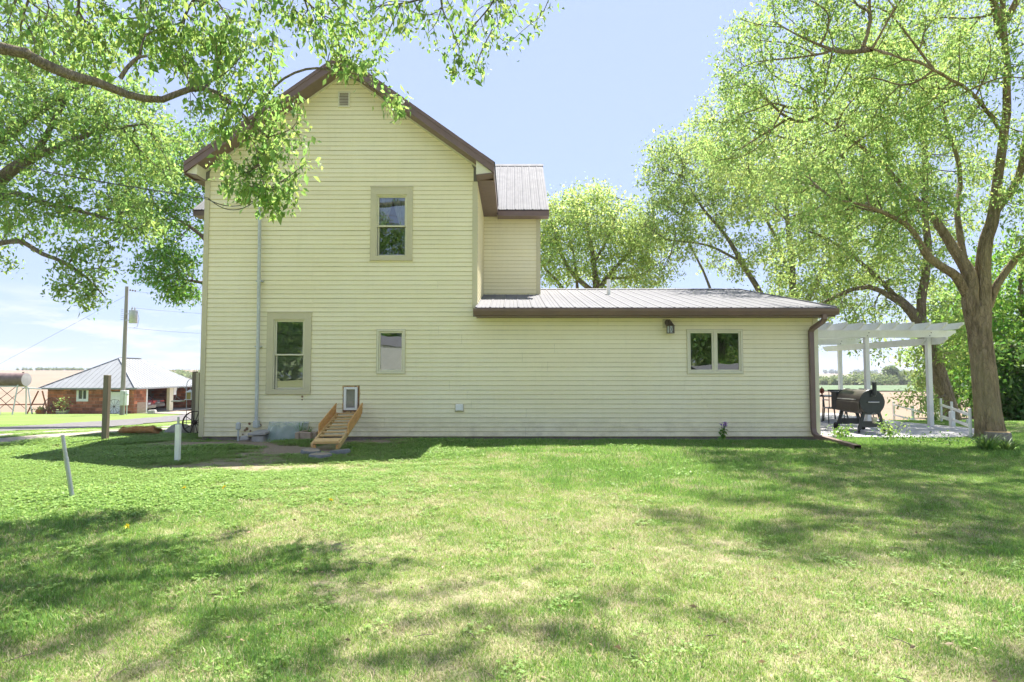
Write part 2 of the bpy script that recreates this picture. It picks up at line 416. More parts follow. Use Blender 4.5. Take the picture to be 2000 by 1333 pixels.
leaf_mat('grass_straw', (.50, .44, .26), (.46, .39, .20), var=.35, hue=.012, tfac=.25)
leaf_mat('clover', (.225, .35, .085), (.36, .53, .11), var=.3, hue=.015, tfac=.35)
leaf_mat('petal', (.34, .14, .52), (.40, .18, .60), var=.2, tfac=.3)
leaf_mat('dandelion', (.80, .60, .02), (.7, .5, .02), var=.1, tfac=.2)

# lawn sheet: thatch and soil under the blades
m, nt, bs = new_mat('lawn')
v = coords(nt, (1, 1, 1), 'World')
n1 = noise(nt, v, .55, 5); n2 = noise(nt, v, 7, 6, .7); n3 = noise(nt, v, 46, 4, .7)
green = ramp(nt, n3, [(.3, (.12, .175, .05)), (.7, (.22, .31, .085))])
thatch = ramp(nt, n3, [(.3, (.27, .22, .14)), (.7, (.48, .41, .27))])
soil = ramp(nt, n3, [(.3, (.22, .165, .12)), (.7, (.38, .305, .23))])
c = mixc(nt, ramp(nt, n2, [(.38, 0.0), (.62, .9)]), green, thatch)
att = nt.nodes.new('ShaderNodeAttribute'); att.attribute_name = 'dirt'
c = mixc(nt, att.outputs['Fac'], c, soil)
att2 = nt.nodes.new('ShaderNodeAttribute'); att2.attribute_name = 'far'
c = mixc(nt, att2.outputs['Fac'], c, ramp(nt, n1, [(.3, (.15, .205, .055)), (.7, (.195, .255, .075))]))
nt.links.new(c, bs.inputs['Base Color']); bs.inputs['Roughness'].default_value = .95; bs.inputs['Specular IOR Level'].default_value = .1
bump(nt, bs, n3, .015)
# tilled field
m, nt, bs = new_mat('field_soil')
n1 = noise(nt, coords(nt, (.012, .03, 0), 'World'), 1, 5); n2 = noise(nt, coords(nt, (.08, 1.1, 0), 'World'), 1, 4)
c = ramp(nt, n1, [(.3, (.225, .165, .12)), (.55, (.265, .205, .15)), (.75, (.23, .205, .135))])
c = mixc(nt, ramp(nt, n2, [(.4, 0.0), (.7, .35)]), c, (.18, .13, .095))
nt.links.new(c, bs.inputs['Base Color']); bs.inputs['Roughness'].default_value = 1; bs.inputs['Specular IOR Level'].default_value = .05
simple('crop_green', (.10, .15, .065), 1, var=.15, scale=.05)
simple('far_crop', (.20, .19, .11), 1, var=.15, scale=.02)
simple('asphalt', (.15, .14, .135), .95, var=.25, scale=2.5, bmp=.01)
simple('gravel_path', (.31, .27, .225), .95, var=.2, scale=6, bmp=.006)
simple('tank_end', (.40, .37, .38), .6, var=.15, scale=3)
leaf_mat('dead_leaf', (.40, .28, .17), (.30, .20, .10), var=.45, hue=.02, tfac=.2)
leaf_mat('leaf_light', (.25, .35, .10), (.55, .68, .21), tfac=.55)
# ------------------------------------------------------------------ terrain
def lawn_end(X): return 52.0 - 25.0 * sstep(2, 8, X)
DIRT = [(-5.9, 12.3, 1.5, .8, 1.0), (-4.1, 11.2, .9, .9, .95), (-2.9, 12.7, .75, .45, .9), (-3.9, 9.3, 1.4, .42, .8), (-6.6, 10.9, .7, .35, .55),
        (-6.9, 12.2, .9, .7, .75), (-7.8, 11.7, 1.6, .4, .45), (-4.3, 9.9, .8, .3, .7), (6.6, 12.6, .8, .5, .5), (9.3, 12.6, 1.6, .35, .45), (-1.2, 5.0, .9, .35, .35), (1.7, 5.0, .7, .4, .3), (-.6, 4.1, .9, .3, .35), (2.4, 3.6, .7, .3, .35)]
def dirt_mask(X, Y):
    d = np.zeros_like(np.asarray(X, float))
    for x, y, rx, ry, a in DIRT:
        q = np.sqrt(((X - x) / rx) ** 2 + ((Y - y) / ry) ** 2)
        q = q + (fnoise(X, Y, 2.4) - .5) * 1.3
        d = np.maximum(d, a * sstep(1.15, .7, q))
    band = sstep(13.0, 13.22, Y + (fnoise(X, Y, 3.0) - .5) * .25) * (Y < 13.6) * (X > -7) * (X < 7)
    return np.clip(np.maximum(d, .8 * band), 0, 1)
def sheet(name, Xg, Yg, Zg, mat, kind='structure', attrs=None):
    ny, nx = Xg.shape
    vs = np.stack([Xg.ravel(), Yg.ravel(), Zg.ravel()], 1)
    i = np.arange(ny - 1)[:, None] * nx + np.arange(nx - 1)[None, :]
    fc = np.stack([i, i + 1, i + 1 + nx, i + nx], -1).ravel()
    o = np_mesh(name, vs, fc, 4, mat, smooth=True)
    for k, a in (attrs or {}).items():
        at_ = o.data.attributes.new(k, 'FLOAT', 'POINT'); at_.data.foreach_set('value', a.ravel().astype(np.float32))
    props(o, kind=kind); return o
t = np.linspace(-1, 1, 260); xs = np.sign(t) * (np.abs(t) * 14 + 150 * np.abs(t) ** 4)
ty = np.concatenate([np.linspace(-120, 0, 20)[:-1], np.linspace(0, 20, 150)[:-1], np.linspace(20, 54, 70)])
Xg, Tg = np.meshgrid(xs, ty)
Yg = np.where(Tg > 15, 15 + (Tg - 15) * (lawn_end(Xg) - 15) / 39.0, Tg)
Zg = hgt(Xg, Yg) + .012 * (fnoise(Xg, Yg, 1.7) - .5)
sheet('ground', Xg, Yg, Zg, 'lawn', attrs={'dirt': dirt_mask(Xg, Yg), 'far': sstep(13, 24, Yg)})
a_ = np.linspace(-2.2, 2.2, 150)
g = np.concatenate([[0], np.cumsum(1.6 * 1.075 ** np.arange(60))]); g = g / g[-1]
Ag, Gg = np.meshgrid(a_, g)
Y0 = lawn_end(Ag * 95) - 3
Yg = Y0 + Gg * (1650 - Y0); Xg = Ag * (Yg + 60)
sheet('field', Xg, Yg, hgt(Xg, Yg) - .05 - .10 * (Gg < .004), 'field_soil')
def strip(name, x0, x1, y0f, y1f, mat, off, nx=60, ny=8):
    xs = np.linspace(x0, x1, nx); T, X = np.meshgrid(np.linspace(0, 1, ny), xs, indexing='ij')
    Y = y0f(X) + T * (y1f(X) - y0f(X))
    return sheet(name, X, Y, hgt(X, Y) + off, mat)
def stripY(name, y0, y1, cx, hw, mat, off, ny=80, nx=10):
    ys = np.linspace(y0, y1, ny); T, Y = np.meshgrid(np.linspace(-1, 1, nx), ys)
    X = cx(Y) + T * (hw + .1 * np.sin(Y * 1.7 + T * 2) + .06 * np.sin(Y * 4.1))
    return sheet(name, X[:, :], Y, hgt(X, Y) + off, mat)
# asphalt drive up the left of the picture, the two worn wheel tracks nearer the house, the garage apron
stripY('driveway', -20, 60, lambda Y: np.interp(Y, [-20, 12, 18.5, 27, 37, 60], [-12.5, -13.6, -15.7, -18.2, -19.7, -26]), 1.9, 'asphalt', .03, ny=140)
stripY('footpath', 2, 42, lambda Y: np.interp(Y, [2, 9, 13, 15, 20, 42], [-11.3, -11.0, -10.55, -10.15, -11.0, -15.5]), .5, 'gravel_path', .022, ny=120)
stripY('footpath', 2, 42, lambda Y: np.interp(Y, [2, 9, 13, 15, 20, 42], [-12.9, -12.5, -12.0, -11.6, -12.4, -17.0]), .28, 'gravel_path', .022, ny=120)
strip('garage_apron', -28.9, -18, lambda X: 47.2 + (X + 28.9) * -.6, lambda X: 58 + 0 * X, 'gravel_path', .045, nx=30, ny=30)
strip('crop_strip', 30, 520, lambda X: 168 + .02 * X, lambda X: 286 + 0 * X, 'crop_green', .25)
strip('far_field', 120, 1600, lambda X: 420 + 0 * X, lambda X: 880 + 0 * X, 'far_crop', .6)

# ------------------------------------------------------------------ farmhouse
YF = 13.4; XL, XM, XR = -6.88, -.785, 6.77
house = thing('farmhouse', 'cream yellow two-storey farmhouse with brown trim and a low wing to the right', 'house', (0, 16.0, 0))
XRG, ZRG, SL = -3.77, 8.42, .72                    # ridge of the gable
YE = 12.95                                         # front of the rake
def zroof(x): return ZRG - SL * abs(x - XRG)
def prect(x0, x1, y0, y1, Y=YF):
    a = at(x0, y1, Y); b = at(x1, y0, Y); c = at(x0, y0, Y); d = at(x1, y1, Y)
    return ((a.x + c.x) / 2, (b.x + d.x) / 2, a.z, b.z)
WINS = {  # outer casing in photo pixels, casing width (side, top, bottom), panes
    'up': dict(r=prect(724, 806, 366.5, 508), cas=(.125, .17, .09), kind='hung', label='upstairs window with tied-back curtains'),
    'low': dict(r=prect(521.5, 608, 611, 768.5), cas=(.145, .15, .09), kind='hung', label='tall ground floor window with blinds'),
    'small': dict(r=prect(736.5, 791, 644.5, 730), cas=(.035, .035, .045), kind='single', label='small single-pane window'),
    'wide': dict(r=prect(1342, 1449.5, 644.5, 730), cas=(.035, .035, .045), kind='pair', label='paired casement window in the wing')}
DOOR = prect(668.5, 703.5, 754, 806)
openings = [w['r'] for w in WINS.values()] + [DOOR]
# wall shell: cells of a grid, left out where a window or the flap door opens the wall
def shell(x0, x1, z0, z1, y0, y1, holes):
    mb = MB(); xs = sorted({x0, x1} | {v for h in holes for v in h[:2] if x0 < v < x1}); zs = sorted({z0, z1} | {v for h in holes for v in h[2:] if z0 < v < z1})
    for i in range(len(xs) - 1):
        for k in range(len(zs) - 1):
            cx, cz = (xs[i] + xs[i + 1]) / 2, (zs[k] + zs[k + 1]) / 2
            if any(h[0] < cx < h[1] and h[2] < cz < h[3] for h in holes): continue
            mb.box(xs[i], xs[i + 1], y0, y1, zs[k], zs[k + 1])
    return mb
holes = []
for w in WINS.values():
    x0, x1, z0, z1 = w['r']; c = w['cas']; holes.append((x0 + c[0], x1 - c[0], z0 + c[2], z1 - c[1]))
holes.append((DOOR[0] + .06, DOOR[1] - .06, DOOR[2] + .06, DOOR[3] - .06))
mb = shell(XL, XR, .10, 2.70, YF, YF + .14, holes)
u = shell(XL, XM, 2.70, 5.70, YF, YF + .14, holes); mb.add(u.v, u.f)
mb.prism([(XL, YF, 5.70), (XM, YF, 5.70), (XM, YF, zroof(XM) - .22), (XRG, YF, ZRG - .22), (XL, YF, zroof(XL) - .22)], (0, .14, 0))
mb.box(XL, XL + .14, YF + .14, 20.3, .1, 5.9).box(XM - .14, XM, YF + .14, 20.3, 2.62, 5.9).box(XL, XR, 20.3, 20.44, .1, 2.8).box(XL, XM, 20.3, 20.44, 2.8, 5.9)
mb.box(XR - .14, XR, YF + .14, 20.3, .1, 2.66)
wall = mb.build('wall', 'interior', house, fix=False)
mb = MB(); mb.box(XL + .14, XR - .14, YF + .14, 20.3, .05, .1).box(XL + .14, XM - .14, YF + .14, 20.3, 2.7, 2.9).box(XL + .14, XM - .14, YF + .14, 20.3, 5.72, 5.8).box(XM, XR - .14, YF + .14, 20.3, 2.5, 2.58).box(-1.1, -1.0, YF + .14, 20.3, .1, 2.5).box(-4.0, -3.9, YF + .14, 20.3, .1, 2.5).box(XL + .14, XR - .14, 16.6, 16.7, .1, 2.5).box(XL + .14, XM - .14, 17, 17.1, 2.9, 5.7)
mb.build('inner_floor', 'interior', house, fix=False)
mb = MB(); mb.box(XL + .05, XR - .03, YF + .02, 20.3, -.5, .10); mb.build('foundation', 'foundation', house)

# lap siding, one object per board
PITCHZ = .1016; Z00 = .035
def board(x0a, x1a, x0b, x1b, z0, z1, y=YF, parent=wall):
    """x0a..x1a along the lower edge, x0b..x1b along the upper edge"""
    zc = z0 + .009; d = .0138; e0 = rnd.uniform(-.0015, .0015); e1 = rnd.uniform(-.0015, .0015)
    k = .009 / (z1 - z0); xa0 = x0a + (x0b - x0a) * k; xa1 = x1a + (x1b - x1a) * k
    yl = y - d; yc = y - d + d * k
    mb = MB()
    V = [(x0a, y, z0 + e0), (x1a, y, z0 + e1), (x1a, yl, z0 + e1), (x0a, yl, z0 + e0), (xa0, yc, zc + e0), (xa1, yc, zc + e1), (x0b, y - .004, z1), (x1b, y - .004, z1), (x0b, y, z1), (x1b, y, z1)]
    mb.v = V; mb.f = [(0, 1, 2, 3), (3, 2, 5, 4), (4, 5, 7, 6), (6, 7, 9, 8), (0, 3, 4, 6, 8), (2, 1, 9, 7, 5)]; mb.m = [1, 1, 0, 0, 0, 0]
    return mb.build('siding_board', ['siding', 'siding_lip'], parent, fix=False)
CB = .10
row = 0; z = Z00
gl = lambda zz: (ZRG - .235 - zz) / SL
while z < ZRG - .34:
    z1 = min(z + PITCHZ, ZRG - .26)
    xa, xb = XL + CB - .02, (XR - CB + .02 if z < 2.60 else XM - CB + .02)
    segs = [(xa, xb)]
    for h in openings:
        if h[2] + .02 < z + PITCHZ and h[3] - .02 > z:
            ns = []
            for a, b in segs:
                if h[1] <= a or h[0] >= b: ns.append((a, b)); continue
                if h[0] > a: ns.append((a, h[0] + .012))
                if h[1] < b: ns.append((h[1] - .012, b))
            segs = ns
    # butt joints between lengths, shared by pairs of courses
    jr = random.Random(100 + row // 2); ns = []
    js = [xa + jr.uniform(1.2, 6.0)]
    if xb > 0: js.append(js[0] + 5.2)
    for a, b in segs:
        cut = [a] + [j for j in js if a + .5 < j < b - .5] + [b]
        for q in range(len(cut) - 1): ns.append((cut[q] + (.0012 if q else 0), cut[q + 1] - (.0012 if q < len(cut) - 2 else 0)))
    wv = .0035 * math.sin(row * 1.7) + rnd.uniform(-.0015, .0015)
    for a, b in ns:
        w0, w1 = gl(z), gl(z1)
        a0, b0, a1, b1 = max(a, XRG - w0), min(b, XRG + w0), max(a, XRG - w1), min(b, XRG + w1)
        if z < 2.60: a0, b0, a1, b1 = a, b, a, b
        if b0 - a0 < .03: continue
        if b1 - a1 < .01: a1 = b1 = min(max((a1 + b1) / 2, a0), b0)
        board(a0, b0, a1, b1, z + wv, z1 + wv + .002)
    for h in openings:                                    # short pieces under and over the openings
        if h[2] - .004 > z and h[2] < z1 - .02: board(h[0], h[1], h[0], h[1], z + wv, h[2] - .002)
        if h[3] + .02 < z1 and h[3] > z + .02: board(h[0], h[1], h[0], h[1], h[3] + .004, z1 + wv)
    z += PITCHZ; row += 1
# corner boards and frieze
MB().box(XL - .012, XL + CB, YF - .028, YF + .06, .03, 5.74).build('corner_board', 'trim_tan', house)
MB().box(XR - CB, XR + .012, YF - .028, YF + .06, .03, 2.64).build('corner_board', 'sash_cream', house)
MB().box(XM - CB, XM + .012, YF - .028, YF + .06, 2.86, 5.72).build('corner_board', 'trim_tan', house)

# windows
def window(key):
    w = WINS[key]; x0, x1, z0, z1 = w['r']; cs, ct, cb = w['cas']; yo = YF - .034
    mb = MB()
    hx0, hx1, hz0, hz1 = x0 + cs, x1 - cs, z0 + cb, z1 - ct
    mb.box(x0, hx0, yo, YF + .02, z0, z1).box(hx1, x1, yo, YF + .02, z0, z1).box(hx0, hx1, yo, YF + .02, hz1, z1).box(hx0, hx1, yo, YF + .02, z0, hz0)
    o = mb.build('window', 'trim_tan' if cs > .1 else 'sash_cream', house); o['label'] = w['label']
    if cs > .1:
        MB().box(x0 - .012, x1 + .012, yo - .012, YF + .02, z1, z1 + .018).build('drip_cap', 'trim_tan', o)
        MB().box(x0 - .008, x1 + .008, yo - .014, YF + .0, z0 - .022, z0).build('sill', 'trim_tan', o)
        mb = MB(); e = .022
        mb.box(hx0, hx0 + e, YF - .012, YF + .04, hz0, hz1).box(hx1 - e, hx1, YF - .012, YF + .04, hz0, hz1).box(hx0 + e, hx1 - e, YF - .012, YF + .04, hz1 - e, hz1)
        mb.build('stop_moulding', 'sash_cream', o)
        hx0 += e; hx1 -= e; hz1 -= e
    else:
        mb = MB(); e = .012
        mb.box(x0 - e, x0, YF - .026, YF, z0 - e, z1 + e).box(x1, x1 + e, YF - .026, YF, z0 - e, z1 + e).box(x0, x1, YF - .026, YF, z1, z1 + e).box(x0, x1, YF - .026, YF, z0 - e, z0)
        mb.build('channel_trim', 'trim_tan', o)
    ys = YF + .03
    def sash(a, b, c, d, y, fw=.045):
        mb = MB(); mb.box(a, a + fw, y, y + .04, c, d).box(b - fw, b, y, y + .04, c, d).box(a + fw, b - fw, y, y + .04, d - fw, d).box(a + fw, b - fw, y, y + .04, c, c + fw)
        mb.build('sash', 'sash_cream', o, bevel=.004)
        MB().add([(a + fw, y + .02, c + fw), (b - fw, y + .02, c + fw), (b - fw, y + .02, d - fw), (a + fw, y + .02, d - fw)], [(0, 1, 2, 3)]).build('pane', 'glass', o, fix=False)
    if w['kind'] == 'hung':
        zm = (hz0 + hz1) / 2 + (.0 if key == 'low' else -.0)
        sash(hx0, hx1, zm - .02, hz1, ys - .012, .035); sash(hx0, hx1, hz0, zm + .02, ys + .032, .035)
    elif w['kind'] == 'single': sash(hx0, hx1, hz0, hz1, YF - .01, .04)
    else:
        xm = (hx0 + hx1) / 2
        MB().box(xm - .022, xm + .022, YF - .03, YF + .05, hz0, hz1).build('mullion', 'sash_cream', o)
        sash(hx0, xm - .022, hz0, hz1, YF - .01, .042); sash(xm + .022, hx1, hz0, hz1, YF - .01, .042)
    return o, (hx0, hx1, hz0, hz1)
wU, rU = window('up'); wL, rL = window('low'); window('small'); window('wide')
# blind slats behind the tall window, swagged curtains upstairs
mb = MB(); zz = rL[2] + .02
while zz < rL[3] - .02:
    sag = .012 * math.sin(zz * 31)
    mb.hexa([(rL[0], 13.50, zz), (rL[1], 13.50, zz + sag * .3), (rL[1], 13.518, zz + .012), (rL[0], 13.518, zz + .012)], [(rL[0], 13.502, zz + .002), (rL[1], 13.502, zz + .002 + sag * .3), (rL[1], 13.52, zz + .014), (rL[0], 13.52, zz + .014)])
    zz += .026
mb.build('blind', 'blind', wL)
for sgn in (-1, 1):
    nx, nzv = 14, 12; vs = []; fs = []
    xo = rU[0] + .02 if sgn < 0 else rU[1] - .02
    zt, zb = rU[3] + .02, (rU[2] + rU[3]) / 2 - .02
    for j in range(nzv + 1):
        t = j / nzv; wd = (rU[1] - rU[0]) * .5 * (1 - .62 * t ** 1.2) - .0
        for i in range(nx + 1):
            s_ = i / nx; vs.append((xo - sgn * wd * s_, 13.53 + .015 * math.sin(s_ * 22 + t * 2), zt + (zb - zt) * t))
    for j in range(nzv):
        for i in range(nx): q = j * (nx + 1) + i; fs.append((q, q + 1, q + nx + 2, q + nx + 1))
    MB().add(vs, fs).build('curtain', 'curtain', wU, smooth=True, fix=False)

# little flap door for the dog, in a ragged hole cut through the siding
d0, d1, d2, d3 = DOOR
mb = MB(); rr = random.Random(3)
mb.box(d0, d1, YF - .004, YF + .03, d2, d2 + .06).box(d0, d1, YF - .004, YF + .03, d3 - .06, d3).box(d0, d0 + .06, YF - .004, YF + .03, d2 + .06, d3 - .06).box(d1 - .06, d1, YF - .004, YF + .03, d2 + .06, d3 - .06)
dd = mb.build('pet_door', 'raw_edge', house); dd['label'] = 'white-framed pet flap in a ragged cut-out'
p0, p1, p2, p3 = prect(672, 698.5, 756.5, 801.5)
mb = MB(); fw = .052
mb.box(p0, p0 + fw, YF - .045, YF + .05, p2, p3).box(p1 - fw, p1, YF - .045, YF + .05, p2, p3).box(p0 + fw, p1 - fw, YF - .045, YF + .05, p3 - fw, p3).box(p0 + fw, p1 - fw, YF - .045, YF + .05, p2, p2 + fw)
mb.build('frame', 'white_plastic', dd, bevel=.006)
MB().box(p0 + fw, p1 - fw, YF + .0, YF + .008, p2 + fw, p3 - fw).build('flap', 'mesh_flap', dd)
MB().box(p0 + fw + .02, p1 - fw - .02, YF - .012, YF + .0, p2 + fw + .004, p2 + fw + .03).build('flap_magnet', 'grey_wood', dd)
# ragged foam/backing bits round the hole
mb = MB()
for k in range(46):
    s_ = k % 4; t = rr.random(); w_ = rr.uniform(.012, .035); h_ = rr.uniform(.008, .02)
    x = d0 + .01 + t * (d1 - d0 - .02) if s_ < 2 else (d0 + .012 if s_ == 2 else d1 - .012); zz = (d2 + .012 if s_ == 0 else d3 - .012) if s_ < 2 else d2 + t * (d3 - d2)
    mb.box(x - w_ / 2, x + w_ / 2, YF - .006 - rr.random() * .01, YF, zz - h_, zz + h_)
mb.build('torn_edge', 'pine_pale', dd)
# gable louvre
v0, v1, v2, v3 = prect(660.5, 683.5, 180, 210, YF - .02)
mb = MB(); mb.box(v0, v0 + .03, YF - .04, YF, v2, v3).box(v1 - .03, v1, YF - .04, YF, v2, v3).box(v0 + .03, v1 - .03, YF - .04, YF, v3 - .03, v3).box(v0 + .03, v1 - .03, YF - .04, YF, v2, v2 + .03)
lv = mb.build('gable_vent', 'sash_cream', house)
MB().box(v0 + .03, v1 - .03, YF - .022, YF - .021, v2 + .03, v3 - .03).build('screen', 'soffit_brown', lv)
n = 8
for k in range(n):
    zz = v2 + .035 + k * (v3 - v2 - .07) / n
    MB().hexa([(v0 + .03, YF - .04, zz), (v1 - .03, YF - .04, zz), (v1 - .03, YF - .023, zz + .022), (v0 + .03, YF - .023, zz + .022)], [(v0 + .03, YF - .038, zz + .006), (v1 - .03, YF - .038, zz + .006), (v1 - .03, YF - .021, zz + .028), (v0 + .03, YF - .021, zz + .028)]).build('slat', 'sash_cream', lv)
# round-cornered wall vent
q0, q1, q2, q3 = prect(890, 905, 790, 803.5)
ov = MB().box(q0 - .015, q1 + .015, YF - .03, YF, q2 - .015, q3 + .015).build('wall_vent', 'trim_tan', house, bevel=.008)
MB().box(q0, q1, YF - .075, YF - .03, q2 + .01, q3).build('hood', 'white_plastic', ov, bevel=.012)
# nail holes and missing patches where an older meter stood
mb = MB()
for px, py, s_ in ((487, 828, .05), (508, 831, .055), (482, 838, .06), (478, 841, .045), (489, 842, .035), (509, 842, .025), (474, 849, .03), (590, 775, .04), (590, 781, .025)):
    p = at(px, py, YF - .024); mb.lathe((p.x, YF - .022, p.z), [(0, -.003), (s_ * .55, -.003), (s_ * .6, .004)], 7, 'Y')
mb.build('wall_scar', 'raw_edge', house)

# ---- main roof
def slab(mb, x0, z0, x1, z1, y0, y1, th):
    mb.hexa([(x0, y0, z0), (x1, y0, z1), (x1, y0, z1 + th), (x0, y0, z0 + th)], [(x0, y1, z0), (x1, y1, z1), (x1, y1, z1 + th), (x0, y1, z0 + th)])
XEL, XER = -7.15, -.39
roof = MB(); 
for xe in (XEL, XER): slab(roof, XRG, ZRG, xe, zroof(xe), YE, 20.6, .035)
roof = roof.build('main_roof', 'roof_metal', house)
for xe, nm in ((XEL, 'l'), (XER, 'r')):
    mb = MB(); sg = -1 if xe < XRG else 1
    mb.prism([(XRG, YE - .0, ZRG - .004), (xe, YE, zroof(xe) - .004), (xe, YE, zroof(xe) - .20), (XRG, YE, ZRG - .20)], (0, .03, 0))
    mb.prism([(XRG, YE - .014, ZRG + .036), (xe, YE - .014, zroof(xe) + .036), (xe, YE - .014, zroof(xe) - .05), (XRG, YE - .014, ZRG - .05)], (0, .0135, 0))
    mb.build('rake_fascia', 'brown_metal', roof)
    mb = MB(); mb.prism([(XRG, YE + .03, ZRG - .17), (xe, YE + .03, zroof(xe) - .17), (xe, YE + .03, zroof(xe) - .19), (XRG, YE + .03, ZRG - .19)], (0, YF - YE - .03, 0))
    mb.build('rake_soffit', 'soffit_brown', roof)
    xw = XL if sg < 0 else XM
    # eave box: fascia, flat soffit and the cream return at the gable end
    MB().box(min(xe, xe - sg * .025), max(xe, xe - sg * .025), YE + .03, 16.08, 5.74, zroof(xe) - .002).build('eave_fascia', 'brown_metal', roof)
    MB().box(min(xw, xe - sg * .025), max(xw, xe - sg * .025), YF - .03, 16.5, 5.74, 5.755).build('eave_soffit', 'soffit_brown', roof)
    zt = zroof(xw) - .19
    MB().prism([(xw, YE + .05, zt), (xw, YE + .05, 5.75), (xe - sg * .03, YE + .05, 5.80), (xe - sg * .03, YE + .05, zroof(xe) - .19)], (0, YF - YE - .06, 0)).build('eave_return', 'sash_cream', roof)
    MB().prism([(xw - sg * .0, YE + .034, 5.755), (xw, YE + .034, 5.735), (xe, YE + .034, 5.785), (xe, YE + .034, 5.805)], (0, .4, 0)).build('return_flashing', 'brown_metal', roof)
    # trim at the top of the siding
    MB().prism([(XRG, YF - .04, ZRG - .19), (xw, YF - .04, zroof(xw) - .19), (xw, YF - .04, zroof(xw) - .235), (XRG, YF - .04, ZRG - .235)], (0, .04, 0)).build('rake_trim', 'sash_cream', roof)
# shingled strip along the right eave edge
MB().hexa([(XER - .26, YE + .01, zroof(XER - .26) + .036), (XER + .02, YE + .01, zroof(XER + .02) + .036), (XER + .02, YE + .01, zroof(XER + .02) + .05), (XER - .26, YE + .01, zroof(XER - .26) + .05)],
          [(XER - .26, 16.6, zroof(XER - .26) + .036), (XER + .02, 16.6, zroof(XER + .02) + .036), (XER + .02, 16.6, zroof(XER + .02) + .05), (XER - .26, 16.6, zroof(XER - .26) + .05)]).build('eave_edge', 'roof_metal', roof)

# ---- ribbed sheet roofs, one object per sheet
def ribbed(parent, xs, y0, z0, y1, z1, mat='roof_metal', rib=.014, minor=True):
    """sheets laid side by side along X; each runs from the eave (y0,z0) up to (y1,z1)"""
    for i in range(len(xs) - 1):
        a, b = xs[i], xs[i + 1]; w = b - a
        prof = [(a, 0), (a + .012, rib), (a + .035, rib), (a + .05, 0)]
        if minor: prof += [(a + w * .45, 0), (a + w * .45 + .008, .006), (a + w * .45 + .02, .006), (a + w * .45 + .03, 0), (a + w * .72, 0), (a + w * .72 + .008, .006), (a + w * .72 + .02, .006), (a + w * .72 + .03, 0)]
        prof += [(b, 0)]
        low = [(b, -.006), (a, -.006)]
        P = prof + low; n = len(P); vs = [(x, y0, z0 + h) for x, h in P] + [(x, y1, z1 + h) for x, h in P]
        fs = [(k, (k + 1) % n, n + (k + 1) % n, n + k) for k in range(n)] + [tuple(range(n)), tuple(range(n, 2 * n))]
        MB().add(vs, fs).build('roof_sheet', mat, parent)
EY, EZ, RY, RZ = 12.94, 2.835, 18.5, 3.99
xs_ = [-.80 + .305 * k for k in range(26)]; xs_[-1] = 6.97
deck = MB(); deck.hexa([(-.785, 12.98, EZ - .03), (6.95, 12.98, EZ - .03), (6.95, 12.98, EZ - .008), (-.785, 12.98, EZ - .008)], [(-.785, RY, RZ - .03), (6.95, RY, RZ - .03), (6.95, RY, RZ - .012), (-.785, RY, RZ - .012)])
deck.hexa([(-.785, RY, RZ - .03), (6.95, RY, RZ - .03), (6.95, RY, RZ - .01), (-.785, RY, RZ - .01)], [(-.785, 23.5, 2.95), (6.95, 23.5, 2.95), (6.95, 23.5, 2.97), (-.785, 23.5, 2.97)])
deck.prism([(6.77, 13.42, 2.6), (6.77, 20.4, 2.6), (6.77, 20.4, 3.5), (6.77, RY, RZ - .05), (6.77, 13.42, 2.88)], (-.1, 0, 0))
wroof = deck.build('wing_roof', 'roof_metal', house)
ribbed(wroof, xs_, EY, EZ, RY, RZ)
MB().prism([(-.785, RY - .16, RZ - .012), (-.785, RY, RZ + .034), (-.785, RY + .16, RZ - .02), (-.785, RY, RZ + .016)], (7.775, 0, 0)).build('ridge_cap', 'roof_metal', wroof)
MB().hexa([(6.965, EY, EZ - .06), (6.99, EY, EZ - .06), (6.99, EY, EZ + .03), (6.965, EY, EZ + .03)], [(6.965, RY, RZ - .06), (6.99, RY, RZ - .06), (6.99, RY, RZ + .03), (6.965, RY, RZ + .03)]).build('rake_trim', 'roof_metal', wroof)
MB().hexa([(6.94, EY + .03, EZ - .2), (6.964, EY + .03, EZ - .2), (6.964, EY + .03, EZ - .03), (6.94, EY + .03, EZ - .03)], [(6.94, RY, RZ - .2), (6.964, RY, RZ - .2), (6.964, RY, RZ - .03), (6.94, RY, RZ - .03)]).build('rake_fascia', 'brown_metal', wroof)
MB().box(-.80, 6.95, 12.985, 13.01, 2.645, 2.81).build('fascia', 'brown_metal', wroof)
MB().box(-.78, 6.94, 13.01, YF - .02, 2.645, 2.66).build('soffit', 'soffit_brown', wroof)
MB().prism([(-.83, 12.98, 2.675), (-.83, 12.915, 2.675), (-.83, 12.895, 2.72), (-.83, 12.875, 2.75), (-.83, 12.865, 2.80), (-.83, 12.87, 2.812), (-.83, 12.885, 2.81), (-.83, 12.895, 2.76), (-.83, 12.92, 2.70), (-.83, 12.975, 2.70), (-.83, 12.975, 2.81), (-.83, 12.982, 2.81)], (7.83, 0, 0)).build('gutter', 'brown_metal', wroof)
